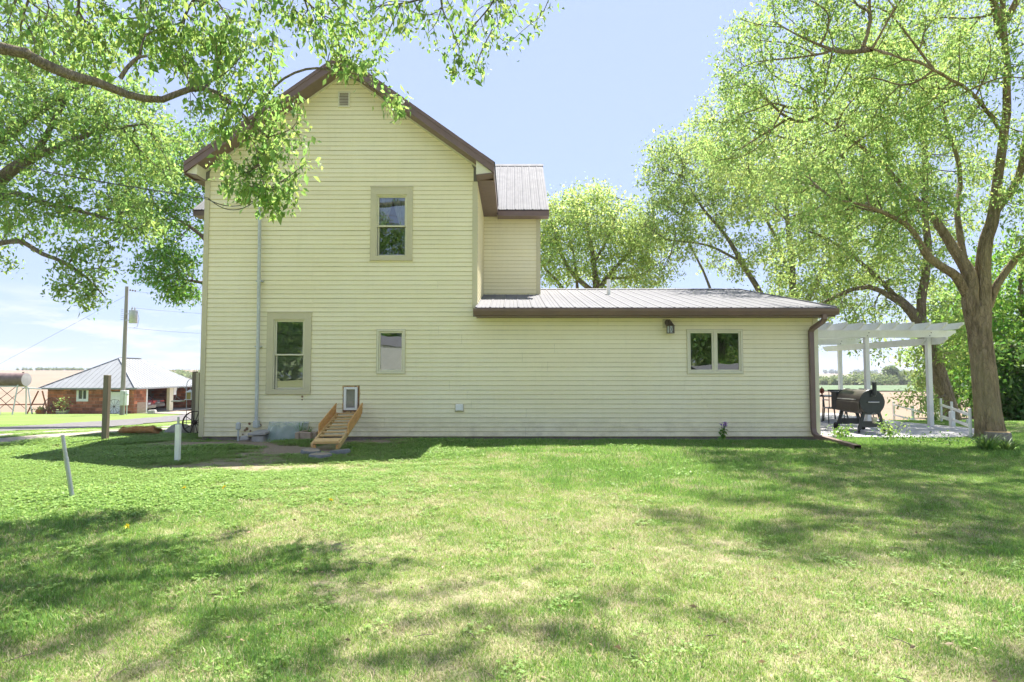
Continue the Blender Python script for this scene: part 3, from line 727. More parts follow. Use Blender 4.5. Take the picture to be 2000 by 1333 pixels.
# downspout: S-bend back to the wall, down, and a long kick-out over the grass
def squaretube(name, pts, w, d, parent, mat):
    mb = MB(); P = [Vector(p) for p in pts]; rings = []
    for i, p in enumerate(P):
        t = (P[min(i + 1, len(P) - 1)] - P[max(i - 1, 0)]).normalized()
        sx = Vector((1, 0, 0)); sx = (sx - t * sx.dot(t)).normalized(); sy = t.cross(sx)
        rings.append([p + sx * a * w / 2 + sy * b * d / 2 for a, b in ((-1, -1), (-.4, -1.0), (-.3, -.86), (.3, -.86), (.4, -1.0), (1, -1), (1, 1), (-1, 1))])
    n = 8
    for i, r in enumerate(rings):
        mb.v += [tuple(q) for q in r]
        if i:
            for k in range(n): mb.f.append(((i - 1) * n + k, (i - 1) * n + (k + 1) % n, i * n + (k + 1) % n, i * n + k)); mb.m.append(0)
    return mb.build(name, mat, parent)
ds = squaretube('downspout', [(6.70, 12.92, 2.69), (6.70, 12.93, 2.60), (6.69, 12.97, 2.54), (6.60, 13.26, 2.40), (6.60, 13.32, 2.34), (6.60, 13.32, 2.2), (6.60, 13.32, 1.2), (6.60, 13.32, .22), (6.60, 13.29, .12), (6.62, 13.20, .06), (6.62, 13.05, .04)], .095, .075, house, 'brown_metal')
squaretube('kick_out', [(6.62, 13.12, .055), (6.60, 12.6, .045), (6.44, 11.35, .045)], .12, .085, ds, 'brown_metal')
# plumbing vent through the wing roof
pv = MB().lathe((2.66, 16.55, 3.50), [(.0, .5), (.045, .5), (.05, .49), (.05, .0), (.065, -.0), (.12, -.02)], 14).build('roof_vent_pipe', 'white_plastic', house, smooth=True)
# ---- cross gable behind, right (with siding) and left
BX = .77; BY = 16.5
mb = MB(); mb.prism([(XM, BY, 3.30), (BX, BY, 3.30), (BX, BY, 5.80), (XM, BY, 5.80)], (0, .12, 0)); mb.box(BX - .12, BX, BY + .12, 21.5, 3.2, 5.8); mb.prism([(BX - .01, BY, 5.8), (BX - .01, 22.3, 5.8), (BX - .01, 19.4, 8.05)], (-.1, 0, 0))
mb.box(-8.3, XL, BY, 21.5, 0, 5.8); mb.prism([(-8.29, BY, 5.8), (-8.29, 22.3, 5.8), (-8.29, 19.4, 8.05)], (.1, 0, 0))
bw = mb.build('cross_wall', 'siding', house)
z = 3.50
while z < 5.68:
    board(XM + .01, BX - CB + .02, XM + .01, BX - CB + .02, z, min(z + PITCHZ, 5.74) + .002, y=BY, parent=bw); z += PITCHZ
MB().box(BX - CB, BX + .012, BY - .028, BY + .06, 3.52, 5.74).build('corner_board', 'trim_tan', bw)
# side wall of the main block above the wing roof: too foreshortened to pick boards apart
mb = MB(); z = 2.9
while z < 5.68:
    mb.add([(XM, YF + .04, z), (XM, BY, z), (XM + .018, BY, z), (XM + .018, YF + .04, z), (XM + .004, YF + .04, z + PITCHZ), (XM + .004, BY, z + PITCHZ)], [(0, 1, 2, 3), (3, 2, 5, 4)]); z += PITCHZ
o = mb.build('side_siding', 'siding', bw, fix=False); props(o, kind='stuff')
mb = MB(); CE, CEZ, CRY, CRZ = 16.1, 5.83, 19.4, 8.2
for x0, x1 in ((-1.9, 1.0), (-8.6, -5.7)):
    mb.hexa([(x0, CE, CEZ - .03), (x1, CE, CEZ - .03), (x1, CE, CEZ - .01), (x0, CE, CEZ - .01)], [(x0, CRY, CRZ - .03), (x1, CRY, CRZ - .03), (x1, CRY, CRZ - .01), (x0, CRY, CRZ - .01)])
    mb.hexa([(x0, CRY, CRZ - .03), (x1, CRY, CRZ - .03), (x1, CRY, CRZ - .01), (x0, CRY, CRZ - .01)], [(x0, 22.7, CEZ), (x1, 22.7, CEZ), (x1, 22.7, CEZ + .02), (x0, 22.7, CEZ + .02)])
croof = mb.build('cross_roof', 'roof_metal', house)
ribbed(croof, [-.62 + .23 * k for k in range(8)], CE, CEZ, CRY, CRZ)
ribbed(croof, [-8.62 + .23 * k for k in range(8)], CE, CEZ, CRY, CRZ)
MB().prism([(-1.4, CRY - .14, CRZ - .10 + .022), (-1.4, CRY, CRZ + .03), (-1.4, CRY + .14, CRZ - .07), (-1.4, CRY, CRZ + .012)], (2.42, 0, 0)).build('ridge_cap', 'roof_metal', croof)
for a, b in ((XER + .0, 1.0), (-8.6, XEL)):
    MB().box(a, b, CE, CE + .025, 5.66, CEZ - .008).build('fascia', 'brown_metal', croof)
    MB().box(a, b, CE + .025, BY - .03, 5.66, 5.675).build('soffit', 'soffit_brown', croof)
# ------------------------------------------------------------------ things on and beside the house
# wall lantern
p = at(1307, 637, 13.3)
t = thing('wall_lantern', 'bronze coach lantern fixed under the brown gutter beside the paired window', 'lamp', (p.x, 13.3, p.z - .17))
zc = p.z
MB().box(p.x - .125, p.x + .02, YF - .038, YF - .005, zc - .04, zc + .155).build('mounting_block', 'trim_tan', t, bevel=.006)
MB().lathe((p.x - .03, YF - .075, zc + .075), [(0, .035), (.06, .03), (.065, -.0), (.05, -.02), (0, -.025)], 14, 'Y').build('backplate', 'lamp_bronze', t, smooth=True)
MB().tube([(p.x - .02, YF - .07, zc + .07), (p.x - .0, YF - .13, zc + .13), (p.x + .01, YF - .17, zc + .10), (p.x + .01, YF - .17, zc + .06)], .014, 8).build('arm', 'lamp_bronze', t, smooth=True)
MB().lathe((p.x + .01, YF - .17, zc), [(.0, .10), (.03, .09), (.045, .06), (.075, .025), (.10, .0), (.095, -.012), (.0, -.012)], 6).build('cap', 'lamp_bronze', t)
cx, cy_ = p.x + .01, YF - .17
for k in range(6):
    a = k * math.pi / 3; x, y = cx + .078 * math.cos(a), cy_ + .078 * math.sin(a)
    MB().box(x - .007, x + .007, y - .007, y + .007, zc - .165, zc - .01).build('cage_bar', 'lamp_bronze', t)
MB().lathe((cx, cy_, zc - .16), [(0, .003), (.07, .003), (.07, .15), (0, .15)], 6).build('glass_panel', 'lamp_glass', t)
MB().lathe((cx, cy_, zc - .17), [(0, 0), (.085, 0), (.085, .012), (.0, .012)], 6).build('base', 'lamp_bronze', t)
mb = MB()
for s_ in (-1, 1): mb.beam((cx - .034 * s_, cy_ - .072, zc - .155), (cx + .034 * s_, cy_ - .072, zc - .012), .005, .005)
mb.build('lattice', 'lamp_bronze', t)

# electric service mast
p = at(507, 392, 13.28); q = at(499.5, 835, 13.28)
t = thing('service_mast', 'grey metal conduit climbing the wall left of the tall window', 'conduit', (q.x, 13.28, q.z))
MB().tube([(q.x, 13.3, q.z), (q.x, 13.3, q.z + 2.4), (p.x, 13.3, p.z)], .037, 10).build('conduit', 'conduit_grey', t, smooth=True)
MB().lathe((p.x, 13.29, p.z - .02), [(.045, -.04), (.055, 0), (.05, .05), (.02, .10), (0, .11)], 10).build('weatherhead', 'conduit_grey', t, smooth=True)
for zz in (q.z + .02, q.z + 1.75, q.z + 3.2): MB().box(q.x - .07, q.x + .07, 13.29, 13.385, zz, zz + .03).build('strap', 'conduit_grey', t)
MB().box(q.x - .055, q.x + .055, 13.25, 13.38, q.z - .01, q.z + .14).build('junction_box', 'conduit_grey', t, bevel=.01)
# cables between the mast and the pole
def sagline(a, b, sag, n=24):
    a = Vector(a); b = Vector(b); return [a.lerp(b, i / n) - Vector((0, 0, sag * 4 * (i / n) * (1 - i / n))) for i in range(n + 1)]
POLE = (-27.6, 43.0)
hp = at(402, 394, 13.1)
L1 = at(-40, 330, 11.5)
for k, (lab, dz, sg) in enumerate((('upper dark service cable sagging to the mast on the wall', .0, .16), ('lower looped dark service cable hanging below the mast', -.03, .26))):
    mb = MB(); mb.tube(sagline((p.x - .02, 13.24, p.z + .03), (hp.x + .1, 13.0, hp.z + .02 + .03 * k), sg, 14), .009, 6); mb.tube(sagline((hp.x + .1, 13.0, hp.z + .02 + .03 * k), L1 + Vector((-3.0, -1, .7 - .03 * k)), .10, 24), .0065, 5)
    o = mb.build('service_cable', 'black_cable', None); props(o, lab, 'cable', 'cables to the mast')
# stub of an old meter pedestal
p = at(465, 861, 13.2)
t = thing('electric_stub', 'small grey electric riser stub at the foot of the wall', 'electric box', (p.x, 13.2, 0))
MB().tube([(p.x, 13.2, -.1), (p.x, 13.2, .20)], .022, 8).build('riser', 'conduit_grey', t, smooth=True)
MB().box(p.x - .045, p.x + .045, 13.15, 13.25, .20, .36).build('box', 'conduit_grey', t, bevel=.02)

# basement window well cover: ribbed translucent plastic
x0, x1 = ax(523, 13.3, 850), ax(601, 13.3, 850)
t = thing('window_well_cover', 'cloudy green plastic window well cover leaning on the wall', 'well cover', ((x0 + x1) / 2, 13.1, 0))
secs = [(x0 - .03, .02, 13.33), (x0 + .02, .30, 13.35), (x0 + .25, .36, 13.1), (x0 + .60, .36, 13.1), (x1 - .06, .30, 13.33), (x1 + .02, .02, 13.33)]
n = 14; vs = []; fs = []
for i in range(n + 1):
    s_ = i / n; xx = x0 + (x1 - x0) * s_; bul = math.sin(math.pi * s_) ** .45; rb = .02 * math.cos(s_ * math.pi * 6)
    for yy, zz in ((13.38, .36), (13.33 - .10 * bul + rb, .34), (13.24 - .22 * bul + rb, .16), (13.18 - .28 * bul + rb, -.05)): vs.append((xx, yy, zz))
for i in range(n):
    for k in range(3): q_ = i * 4 + k; fs.append((q_, q_ + 4, q_ + 5, q_ + 1))
MB().add(vs, fs).build('cover', 'well_plastic', t, smooth=True, fix=False)
for s_ in (.2, .7):
    xx = x0 + (x1 - x0) * s_; MB().beam((xx, 13.05, .0), (xx + .02, 13.3, .34), .03, .012).build('strap', 'well_plastic', t)
# concrete slab steps beside it
x0, x1 = ax(497, 13.1, 860), ax(524, 13.1, 860)
t = thing('concrete_block', 'grey concrete slab resting on a block beside the plastic cover', 'block', ((x0 + x1) / 2, 13.0, 0))
MB().box(x0 + .02, x1 - .02, 12.9, 13.34, -.1, .10).build('block', 'concrete', t, bevel=.012)
MB().hexa([(x0 - .05, 12.86, .105), (x1 + .03, 12.86, .12), (x1 + .03, 12.86, .175), (x0 - .05, 12.86, .16)], [(x0 - .02, 13.36, .13), (x1 + .05, 13.36, .145), (x1 + .05, 13.36, .20), (x0 - .02, 13.36, .185)]).build('slab', 'concrete', t, bevel=.01)
t = MB().add([(x0 - .2, 12.8, .0), (x0 - .02, 12.85, .02), (x0 - .04, 13.0, .0), (x0 - .2, 12.98, .0), (x0 - .19, 12.82, .09), (x0 - .05, 12.86, .12), (x0 - .06, 12.96, .08), (x0 - .16, 12.97, .10)], [(0, 3, 2, 1), (4, 5, 6, 7), (0, 1, 5, 4), (1, 2, 6, 5), (2, 3, 7, 6), (3, 0, 4, 7)]).build('broken_concrete', 'concrete', None, bevel=.015)
props(t, 'small broken lump of concrete left of the grey slab', 'rubble')
# trough of pinkish blocks
x0, x1 = ax(582, 12.9, 862), ax(621, 12.9, 862)
t = thing('block_planter', 'pinkish concrete block planter at the wall beside the ramp', 'planter', ((x0 + x1) / 2, 12.8, 0))
for a, b, c, d in ((x0, x0 + .09, 12.7, 13.3), (x1 - .09, x1, 12.78, 13.3), (x0 + .092, x1 - .092, 12.72, 12.80)): MB().box(a, b, c, d, -.05, .19).build('block', 'block_pink', t, bevel=.012)
MB().box(x0 + .09, x1 - .09, 12.8, 13.3, -.05, .14).build('soil', 'foundation', t)

# pet ramp of new pine
RW = .50
lo, hi = Vector((-3.47, 11.32, .10)), Vector((-3.57, 13.28, .545))
t = thing('pet_ramp', 'slatted pine pet ramp with board sides leading up to the flap door', 'ramp', (lo.x, lo.y, 0))
dv = hi - lo; ln = dv.length; du = dv.normalized(); sx = Vector((1, 0, 0)); sx = (sx - du * sx.dot(du)).normalized(); up = sx.cross(du).normalized()
if up.z < 0: up = -up
def rp(s_, x, h): return lo + du * (s_ * ln) + sx * x + up * h
for sg in (-1, 1):
    a = sg * (RW / 2 - .02); b = sg * (RW / 2 + .02)
    MB().hexa([rp(0, a, -.07), rp(0, b, -.07), rp(0, b, .03), rp(0, a, .03)], [rp(1, a, -.07), rp(1, b, -.07), rp(1, b, .03), rp(1, a, .03)]).build('stringer', 'pine_pale', t, bevel=.004)
    a = sg * (RW / 2 + .021); b = sg * (RW / 2 + .045)
    MB().hexa([rp(.30, a, -.02), rp(.30, b, -.02), rp(.34, b, .19), rp(.34, a, .19)], [rp(1.0, a, .0), rp(1.0, b, .0), rp(1.055, b, .21), rp(1.055, a, .21)]).build('side_board', 'pine', t, bevel=.004)
    q_ = rp(0.02, sg * (RW / 2 - .03), 0); MB().box(q_.x - .03, q_.x + .03, q_.y - .02, q_.y + .03, -.02, q_.z - .02).build('leg', 'pine', t)
for k in range(10):
    s_ = .02 + k * .105; hh = .024 if k else .05
    MB().hexa([rp(s_, -RW / 2 + .022, .0), rp(s_, RW / 2 - .022, .0), rp(s_, RW / 2 - .022, hh), rp(s_, -RW / 2 + .022, hh)], [rp(s_ + (.030 if k else .075), -RW / 2 + .022, .0), rp(s_ + (.030 if k else .075), RW / 2 - .022, .0), rp(s_ + (.030 if k else .075), RW / 2 - .022, hh), rp(s_ + (.030 if k else .075), -RW / 2 + .022, hh)]).build('slat', 'pine_pale', t, bevel=.003)
# round stepping discs at its foot
for (px, py, rad, tilt, lab) in ((629, 892, .19, 0, 'round worn stepping disc lying in front of the ramp foot'), (610, 884, .17, .1, 'half-hidden rubber disc at the left of the ramp foot'), (667, 884, .18, -.1, 'tilted rubber disc at the right of the ramp foot')):
    Y = 1.44 * F / (py - 728); x = (px - 1000) / F * Y
    t = thing('stepping_disc', lab, 'stepping stone', (x, Y, 0), 'stepping discs at the ramp')
    MB().lathe((x, Y, -.03), [(0, .0), (rad, .0), (rad * 1.03, .04), (rad, .075), (rad * .93, .092), (rad * .9, .088)], 28).build('rim', 'rubber_grey', t, smooth=True)
    MB().lathe((x, Y, -.03), [(rad * .9, .088), (rad * .4, .091), (0, .09)], 28).build('top', 'disc_top', t, smooth=True)
    t.rotation_euler = (tilt * .6, tilt, 0)

# posts in the grass
Y = 12.7; x = ax(205, Y, 862)
o = MB().hexa([(x - .052, Y - .05, gz(x, Y) - .3), (x + .052, Y - .05, gz(x, Y) - .3), (x + .052, Y + .05, gz(x, Y) - .3), (x - .052, Y + .05, gz(x, Y) - .3)], [(x - .047, Y - .05, 1.39), (x + .057, Y - .05, 1.385), (x + .057, Y + .05, 1.385), (x - .047, Y + .05, 1.39)]).build('wooden_post', 'post_wood', None, bevel=.005)
props(o, 'weathered square wooden post standing in the lawn near the lying dog', 'post')
Y = 9.72; x = ax(346.5, Y, 903)
t = thing('plastic_post', 'white plastic post with a metal stub on top before the house corner', 'post', (x, Y, 0))
MB().hexa([(x - .035, Y - .035, -.3), (x + .035, Y - .035, -.3), (x + .035, Y + .035, -.3), (x - .035, Y + .035, -.3)], [(x - .037, Y - .035, .61), (x + .033, Y - .035, .61), (x + .033, Y + .035, .61), (x - .037, Y + .035, .61)]).build('sleeve', 'white_plastic', t, bevel=.005)
MB().tube([(x - .002, Y, .55), (x - .004, Y, .73)], [.02, .018], 8).build('metal_stub', 'galvanised', t, smooth=True)
a = Vector((ax(148, 7.06, 969), 7.06, -.2)); b = at(122, 850, 7.0)
t = thing('leaning_pipe', 'galvanised pipe leaning to the left in the sunny grass', 'pipe', (a.x, a.y, 0))
mid = a.lerp(b, .72)
MB().tube([a, mid], .024, 12).build('lower_pipe', 'galvanised', t, smooth=True)
MB().tube([mid - (b - a) * .03, b], [.0205, .0195], 12).build('upper_pipe', 'galvanised', t, smooth=True)
MB().lathe((0, 0, 0), [(.024, 0), (.027, .01), (.024, .02)], 12)

# ---- iron wheels
def iron_wheel(label, c, rad, yaw, lean, spokes=12, group='old iron wheels'):
    t = thing('iron_wheel', label, 'wheel', (c[0], c[1], c[2] - rad), group)
    cc = Vector(c); n = 36
    M = Matrix.Translation(cc) @ Matrix.Rotation(yaw, 4, 'Z') @ Matrix.Rotation(lean, 4, 'X')
    def tr(mb): mb.v = [tuple(M @ Vector(v)) for v in mb.v]; return mb
    tr(MB().lathe((0, 0, 0), [(rad, -.03), (rad, .03), (rad - .018, .03), (rad - .018, -.03), (rad, -.03)], n, 'Y')).build('rim', 'iron_rust', t, smooth=True)
    tr(MB().lathe((0, 0, 0), [(0, -.07), (.035, -.07), (.055, -.03), (.055, .03), (.035, .07), (0, .07)], 12, 'Y')).build('hub', 'iron_rust', t, smooth=True)
    for k in range(spokes):
        a = 2 * math.pi * k / spokes
        tr(MB().beam((.04 * math.cos(a), .02 * (-1) ** k, .04 * math.sin(a)), ((rad - .01) * math.cos(a), 0, (rad - .01) * math.sin(a)), .014, .014)).build('spoke', 'iron_rust', t)
    return t
Y = 14.6; r_ = .275
iron_wheel('rusty spoked iron wheel leaning at the left corner of the farmhouse', (ax(380, Y, 825), Y, gz(-7.7, Y) + r_), r_, R(8), R(-7), 10)
Y = 46.0
iron_wheel('large iron wheel leaning on the brick at the far left of the garage', (ax(103, Y), Y, gz(-35, Y) + .62), .62, 0, R(-8), 12)
iron_wheel('greenish iron wheel leaning by the white garage door', (ax(225, Y), Y, gz(-30, Y) + .55), .55, R(6), R(-8), 12)

# boulder, fence boards and feeders at the left corner
t = thing('boulder', 'rounded grey boulder in the grass beside the rusty wheel', 'boulder', (-8.25, 15.1, gz(-8.4, 14.9) - .04))
me = bpy.data.meshes.new('rock'); bm = bmesh.new(); bmesh.ops.create_icosphere(bm, subdivisions=3, radius=1)
for v in bm.verts:
    f = 1 + .22 * (vnoise(v.co.x * 1.3, v.co.y * 1.3 + v.co.z, 1.3) - .5) + .1 * (vnoise(v.co.x * 4, v.co.z * 4, 1) - .5); v.co = Vector((v.co.x * .34 * f, v.co.y * .26 * f, v.co.z * .2 * f + .05))
bm.to_mesh(me); bm.free(); me.materials.append(MATS['stone']); me.polygons.foreach_set('use_smooth', [True] * len(me.polygons))
o = bpy.data.objects.new('rock', me); _link(o, t)
t = thing('corner_fence', 'tan wooden fence boards standing against the left corner of the house', 'fence', (-7.75, 15.0, gz(-7.7, 15)))
g0 = gz(-7.7, 15)
for x, w_, top, mt in ((ax(381, 15.0), .095, az(726, 15.0), 'post_wood'), (ax(387.5, 15.0), .08, az(728, 15.0), 'trim_tan')):
    MB().box(x - w_ / 2, x + w_ / 2, 14.96, 15.05, g0 - .2, top).build('board', mt, t)
Y = 15.6; x = ax(363.5, Y, 800); g0 = gz(x, Y)
t = thing('shepherd_hook', 'thin white metal shepherd hook beside the house corner', 'garden hook', (x, Y, g0))
pts = [(x + .02, Y, g0 - .1), (x, Y, az(752, Y))] + [(x + .11 - .11 * math.cos(a), Y, az(752, Y) + .15 * math.sin(a)) for a in np.linspace(.2, math.pi * 1.05, 10)]
MB().tube(pts, .009, 6).build('rod', 'galvanised', t, smooth=True)
pts = [(x - .0, Y, az(765, Y))] + [(x - .13 + .13 * math.cos(a), Y, az(765, Y) + .12 * math.sin(a)) for a in np.linspace(.1, math.pi, 8)]
MB().tube(pts + [(x - .26, Y, az(775, Y))], .007, 6).build('arm', 'galvanised', t, smooth=True)
x2 = ax(371.5, Y, 770)
t = thing('lantern_feeder', 'yellow glass lantern bird feeder hanging by the house corner', 'bird feeder', (x2, Y, az(782, Y)))
za, zb = az(766, Y), az(780, Y)
MB().lathe((x2, Y, za), [(0, .06), (.03, .05), (.115, .0), (.11, -.012), (0, -.012)], 8).build('roof', 'white_paint', t)
MB().box(x2 - .06, x2 + .06, Y - .06, Y + .06, zb, za - .012).build('seed_box', 'feeder_yellow', t)
for sx_ in (-1, 1):
    for sy_ in (-1, 1): MB().box(x2 + sx_ * .065 - .009, x2 + sx_ * .065 + .009, Y + sy_ * .065 - .009, Y + sy_ * .065 + .009, zb, za - .012).build('corner_bar', 'white_paint', t)
MB().box(x2 - .10, x2 + .10, Y - .1, Y + .1, zb - .018, zb).build('tray', 'white_paint', t, bevel=.006)
MB().tube([(x2, Y, za + .05), (x2, Y, az(752, Y))], .004, 5).build('hanger', 'galvanised', t)
x3 = ax(347.5, Y, 784); z3 = az(785, Y)
t = thing('tray_feeder', 'shallow cream tray feeder hanging left of the shepherd hook', 'bird feeder', (x3, Y, z3))
MB().box(x3 - .13, x3 + .13, Y - .1, Y + .1, z3, z3 + .03).build('tray', 'sash_cream', t, bevel=.008)
for s_ in (-1, 1): MB().tube([(x3 + s_ * .1, Y, z3 + .03), (x - .26, Y, az(775, Y))], .004, 5).build('hanger', 'galvanised', t)

# ------------------------------------------------------------------ the dog asleep on the grass
def skinned(name, chain, edges, mat, parent, sub=2):
    me = bpy.data.meshes.new(name); me.from_pydata([c[0] for c in chain], edges, [])
    o = bpy.data.objects.new(name, me); COL.objects.link(o)
    sk = o.modifiers.new('skin', 'SKIN'); sk.use_smooth_shade = True
    for v, c in zip(me.skin_vertices[0].data, chain): v.radius = (c[1], c[2] if len(c) > 2 else c[1]); v.use_root = False
    me.skin_vertices[0].data[0].use_root = True
    o.modifiers.new('sub', 'SUBSURF').levels = sub
    o.modifiers['sub'].render_levels = sub
    dg = bpy.context.evaluated_depsgraph_get(); ev = bpy.data.meshes.new_from_object(o.evaluated_get(dg))
    bpy.data.objects.remove(o); ev.name = name
    ev.materials.clear(); ev.materials.append(MATS[mat])
    o = bpy.data.objects.new(name, ev); _link(o, parent); return o
m, nt, bs = new_mat('dog_fur')
v = coords(nt, (1, 1, 1), 'Object'); n1 = noise(nt, v, 7.5, 5, .65); n2 = noise(nt, coords(nt, (1, 4, 4), 'Object'), 30, 4)
c = ramp(nt, n1, [(.32, (.50, .21, .07)), (.55, (.70, .36, .13)), (.72, (.80, .54, .29))])
c = mixc(nt, ramp(nt, n2, [(.35, .45), (.7, 0.0)]), c, (.22, .09, .035)); nt.links.new(c, bs.inputs['Base Color']); bs.inputs['Roughness'].default_value = .9
bump(nt, bs, n2, .02)
DX, DY = -8.78, 14.25; DZ = gz(DX, DY) + .03
dog = thing('dog', 'ginger long-haired dog lying flat on its side on the lawn', 'dog', (DX, DY, DZ)); dog['group'] = 'animals'
del dog['group']
# x: + toward tail (right in the picture); y: - toward the camera; lying on its side, belly and legs away from the camera
DS = .84
CH = [((.04, 0, .10), .095, .09), ((-.14, -.01, .115), .11, .105), ((-.265, .0, .08), .062, .07), ((-.36, .01, .08), .062, .062), ((-.44, .02, .085), .07, .066), ((-.53, .03, .05), .034, .032),
      ((.18, .0, .10), .092, .09), ((.34, .0, .115), .105, .10), ((.42, -.01, .07), .045, .045), ((.52, -.03, .04), .03, .03), ((.60, -.02, .03), .015, .015),
      ((-.14, .16, .06), .05, .05), ((-.20, .30, .04), .032, .032), ((-.14, .42, .03), .026, .026), ((-.17, .49, .025), .026, .02),
      ((-.10, .16, .13), .048, .048), ((-.12, .32, .10), .03, .03), ((-.05, .43, .06), .025, .025), ((-.08, .50, .05), .026, .02),
      ((.32, .15, .06), .06, .06), ((.24, .28, .04), .038, .038), ((.34, .40, .03), .026, .026), ((.30, .48, .025), .026, .02),
      ((.36, .15, .12), .06, .06), ((.30, .29, .09), .036, .036), ((.40, .40, .06), .025, .025), ((.37, .48, .05), .026, .02)]
ED = [(0, 1), (1, 2), (2, 3), (3, 4), (4, 5), (0, 6), (6, 7), (7, 8), (8, 9), (9, 10), (1, 11), (11, 12), (12, 13), (13, 14), (1, 15), (15, 16), (16, 17), (17, 18), (7, 19), (19, 20), (20, 21), (21, 22), (7, 23), (23, 24), (24, 25), (25, 26)]
CH = [((a * DS, b * DS, c_ * .95), d_ * .95, e_ * .95) for (a, b, c_), d_, e_ in CH]
body = skinned('body', CH, ED, 'dog_fur', dog)
for p_, d_ in (((-.40, -.01, .145), (.045, .0, .05)), ((-.39, .06, .14), (.03, .06, .02))):
    a = Vector((p_[0] * DS, p_[1] * DS, p_[2] * .95)) + dog.location; b = a + Vector(d_)
    MB().add([a + Vector((-.035, 0, -.005)), a + Vector((.03, 0, -.005)), a + Vector((.0, .02, .012)), b, a + Vector((0, -.02, .012))], [(0, 2, 3), (2, 1, 3), (1, 4, 3), (4, 0, 3), (0, 4, 1, 2)]).build('ear', 'dog_fur', dog, smooth=True)
mb = MB(); mb.lathe(Vector((-.545 * DS - .01, .03, .05)) + dog.location, [(0, -.015), (.013, -.008), (.015, 0), (.012, .009), (0, .014)], 8, 'X'); mb.build('nose', 'black_cable', dog, smooth=True)
# shaggy coat: locks of fur over the body
rf = np.random.default_rng(4); me = body.data
co = np.zeros(len(me.vertices) * 3, np.float32); me.vertices.foreach_get('co', co); co = co.reshape(-1, 3)
nn_ = np.zeros(len(me.vertices) * 3, np.float32); me.vertices.foreach_get('normal', nn_) if hasattr(me.vertices[0], 'normal') else None; nn_ = nn_.reshape(-1, 3)
sel = rf.integers(0, len(co), 5200); P = co[sel] + rf.normal(0, .006, (5200, 3)); Nn = nn_[sel]
Dd = np.array([.8, .1, -.25]) + .75 * Nn + rf.normal(0, .25, (5200, 3)); Dd /= np.linalg.norm(Dd, axis=1, keepdims=True)
Sd = np.cross(Dd, Nn + rf.normal(0, .3, Nn.shape)); Sd /= np.linalg.norm(Sd, axis=1, keepdims=True) + 1e-6
Ln = rf.uniform(.02, .05, (5200, 1)); vv = np.stack([P - Sd * .004, P + Sd * .004, P + Dd * Ln], 1).reshape(-1, 3) + np.array(dog.location)
vv[:, 2] = np.maximum(vv[:, 2], DZ + .004)
o = np_mesh('coat', vv, np.arange(len(vv)), 3, 'dog_fur', dog)

# ------------------------------------------------------------------ right: patio, pergola, grill, fences
PX0, PY0 = 6.80, 13.32
out = [(PX0, 13.46), (7.4, 13.36), (8.2, 13.28), (9.2, 13.22), (9.9, 13.35), (10.6, 13.7), (11.2, 14.3), (11.55, 15.0), (11.6, 15.7), (11.35, 16.4), (11.1, 17.2), (11.1, 21.0), (PX0, 21.0)]
patio = MB().prism([(x, y, -.35) for x, y in out], (0, 0, .39)).build('patio', 'patio_deck', None, bevel=.01); props(patio, kind='structure')
t = thing('pergola', 'white wooden pergola with scalloped rafters over the patio', 'pergola', (9.5, 18, .04))
PYF, PYB, PXR, PXL = 15.9, 20.2, 10.95, 7.15
for x, y in ((PXR, PYF), (9.32, PYF), (PXR, PYB), (PXL, PYB), (PXL, PYF)):
    if (x, y) == (PXL, PYF): continue
    MB().box(x - .055, x + .055, y - .055, y + .055, .035, 2.56).build('post', 'white_paint', t, bevel=.006)
def beam_ogee(p, q, h, th, name='beam'):
    """board on edge with tapered, notched ends"""
    p = Vector(p); q = Vector(q); d = (q - p).normalized(); up = Vector((0, 0, 1)); sd = d.cross(up) * th / 2; L = (q - p).length
    prof = [(0, h), (0, h * .62), (.05, h * .55), (.11, h * .34), (.15, h * .12), (.24, 0), (L - .24, 0), (L - .15, h * .12), (L - .11, h * .34), (L - .05, h * .55), (L, h * .62), (L, h)]
    MB().prism([p + d * a + up * b - sd for a, b in prof], sd * 2).build(name, 'white_paint', t)
beam_ogee((6.86, PYF - .08, 2.36), (11.62, PYF - .08, 2.36), .18, .045); beam_ogee((6.86, PYF + .08, 2.36), (11.62, PYF + .08, 2.36), .18, .045)
beam_ogee((6.86, PYB - .08, 2.36), (11.62, PYB - .08, 2.36), .18, .045)
beam_ogee((PXR - .08, PYF - .02, 2.17), (PXR - .08, 21.1, 2.17), .17, .045); beam_ogee((PXR + .08, PYF - .6, 2.17), (PXR + .08, 21.1, 2.17), .17, .045)
for k in range(11):
    x = 7.2 + k * .418; beam_ogee((x, 15.2, 2.545), (x, 21.0, 2.545), .16, .045, 'rafter')
for x, y in ((PXR, PYF), (9.32, PYF), (PXR, PYB)):
    for dz_ in (2.40, 2.48): MB().lathe((x + (.02 if dz_ > 2.45 else -.02), y - .107, dz_), [(0, -.01), (.012, -.008), (.012, 0)], 8, 'Y').build('bolt', 'iron_rust', t)
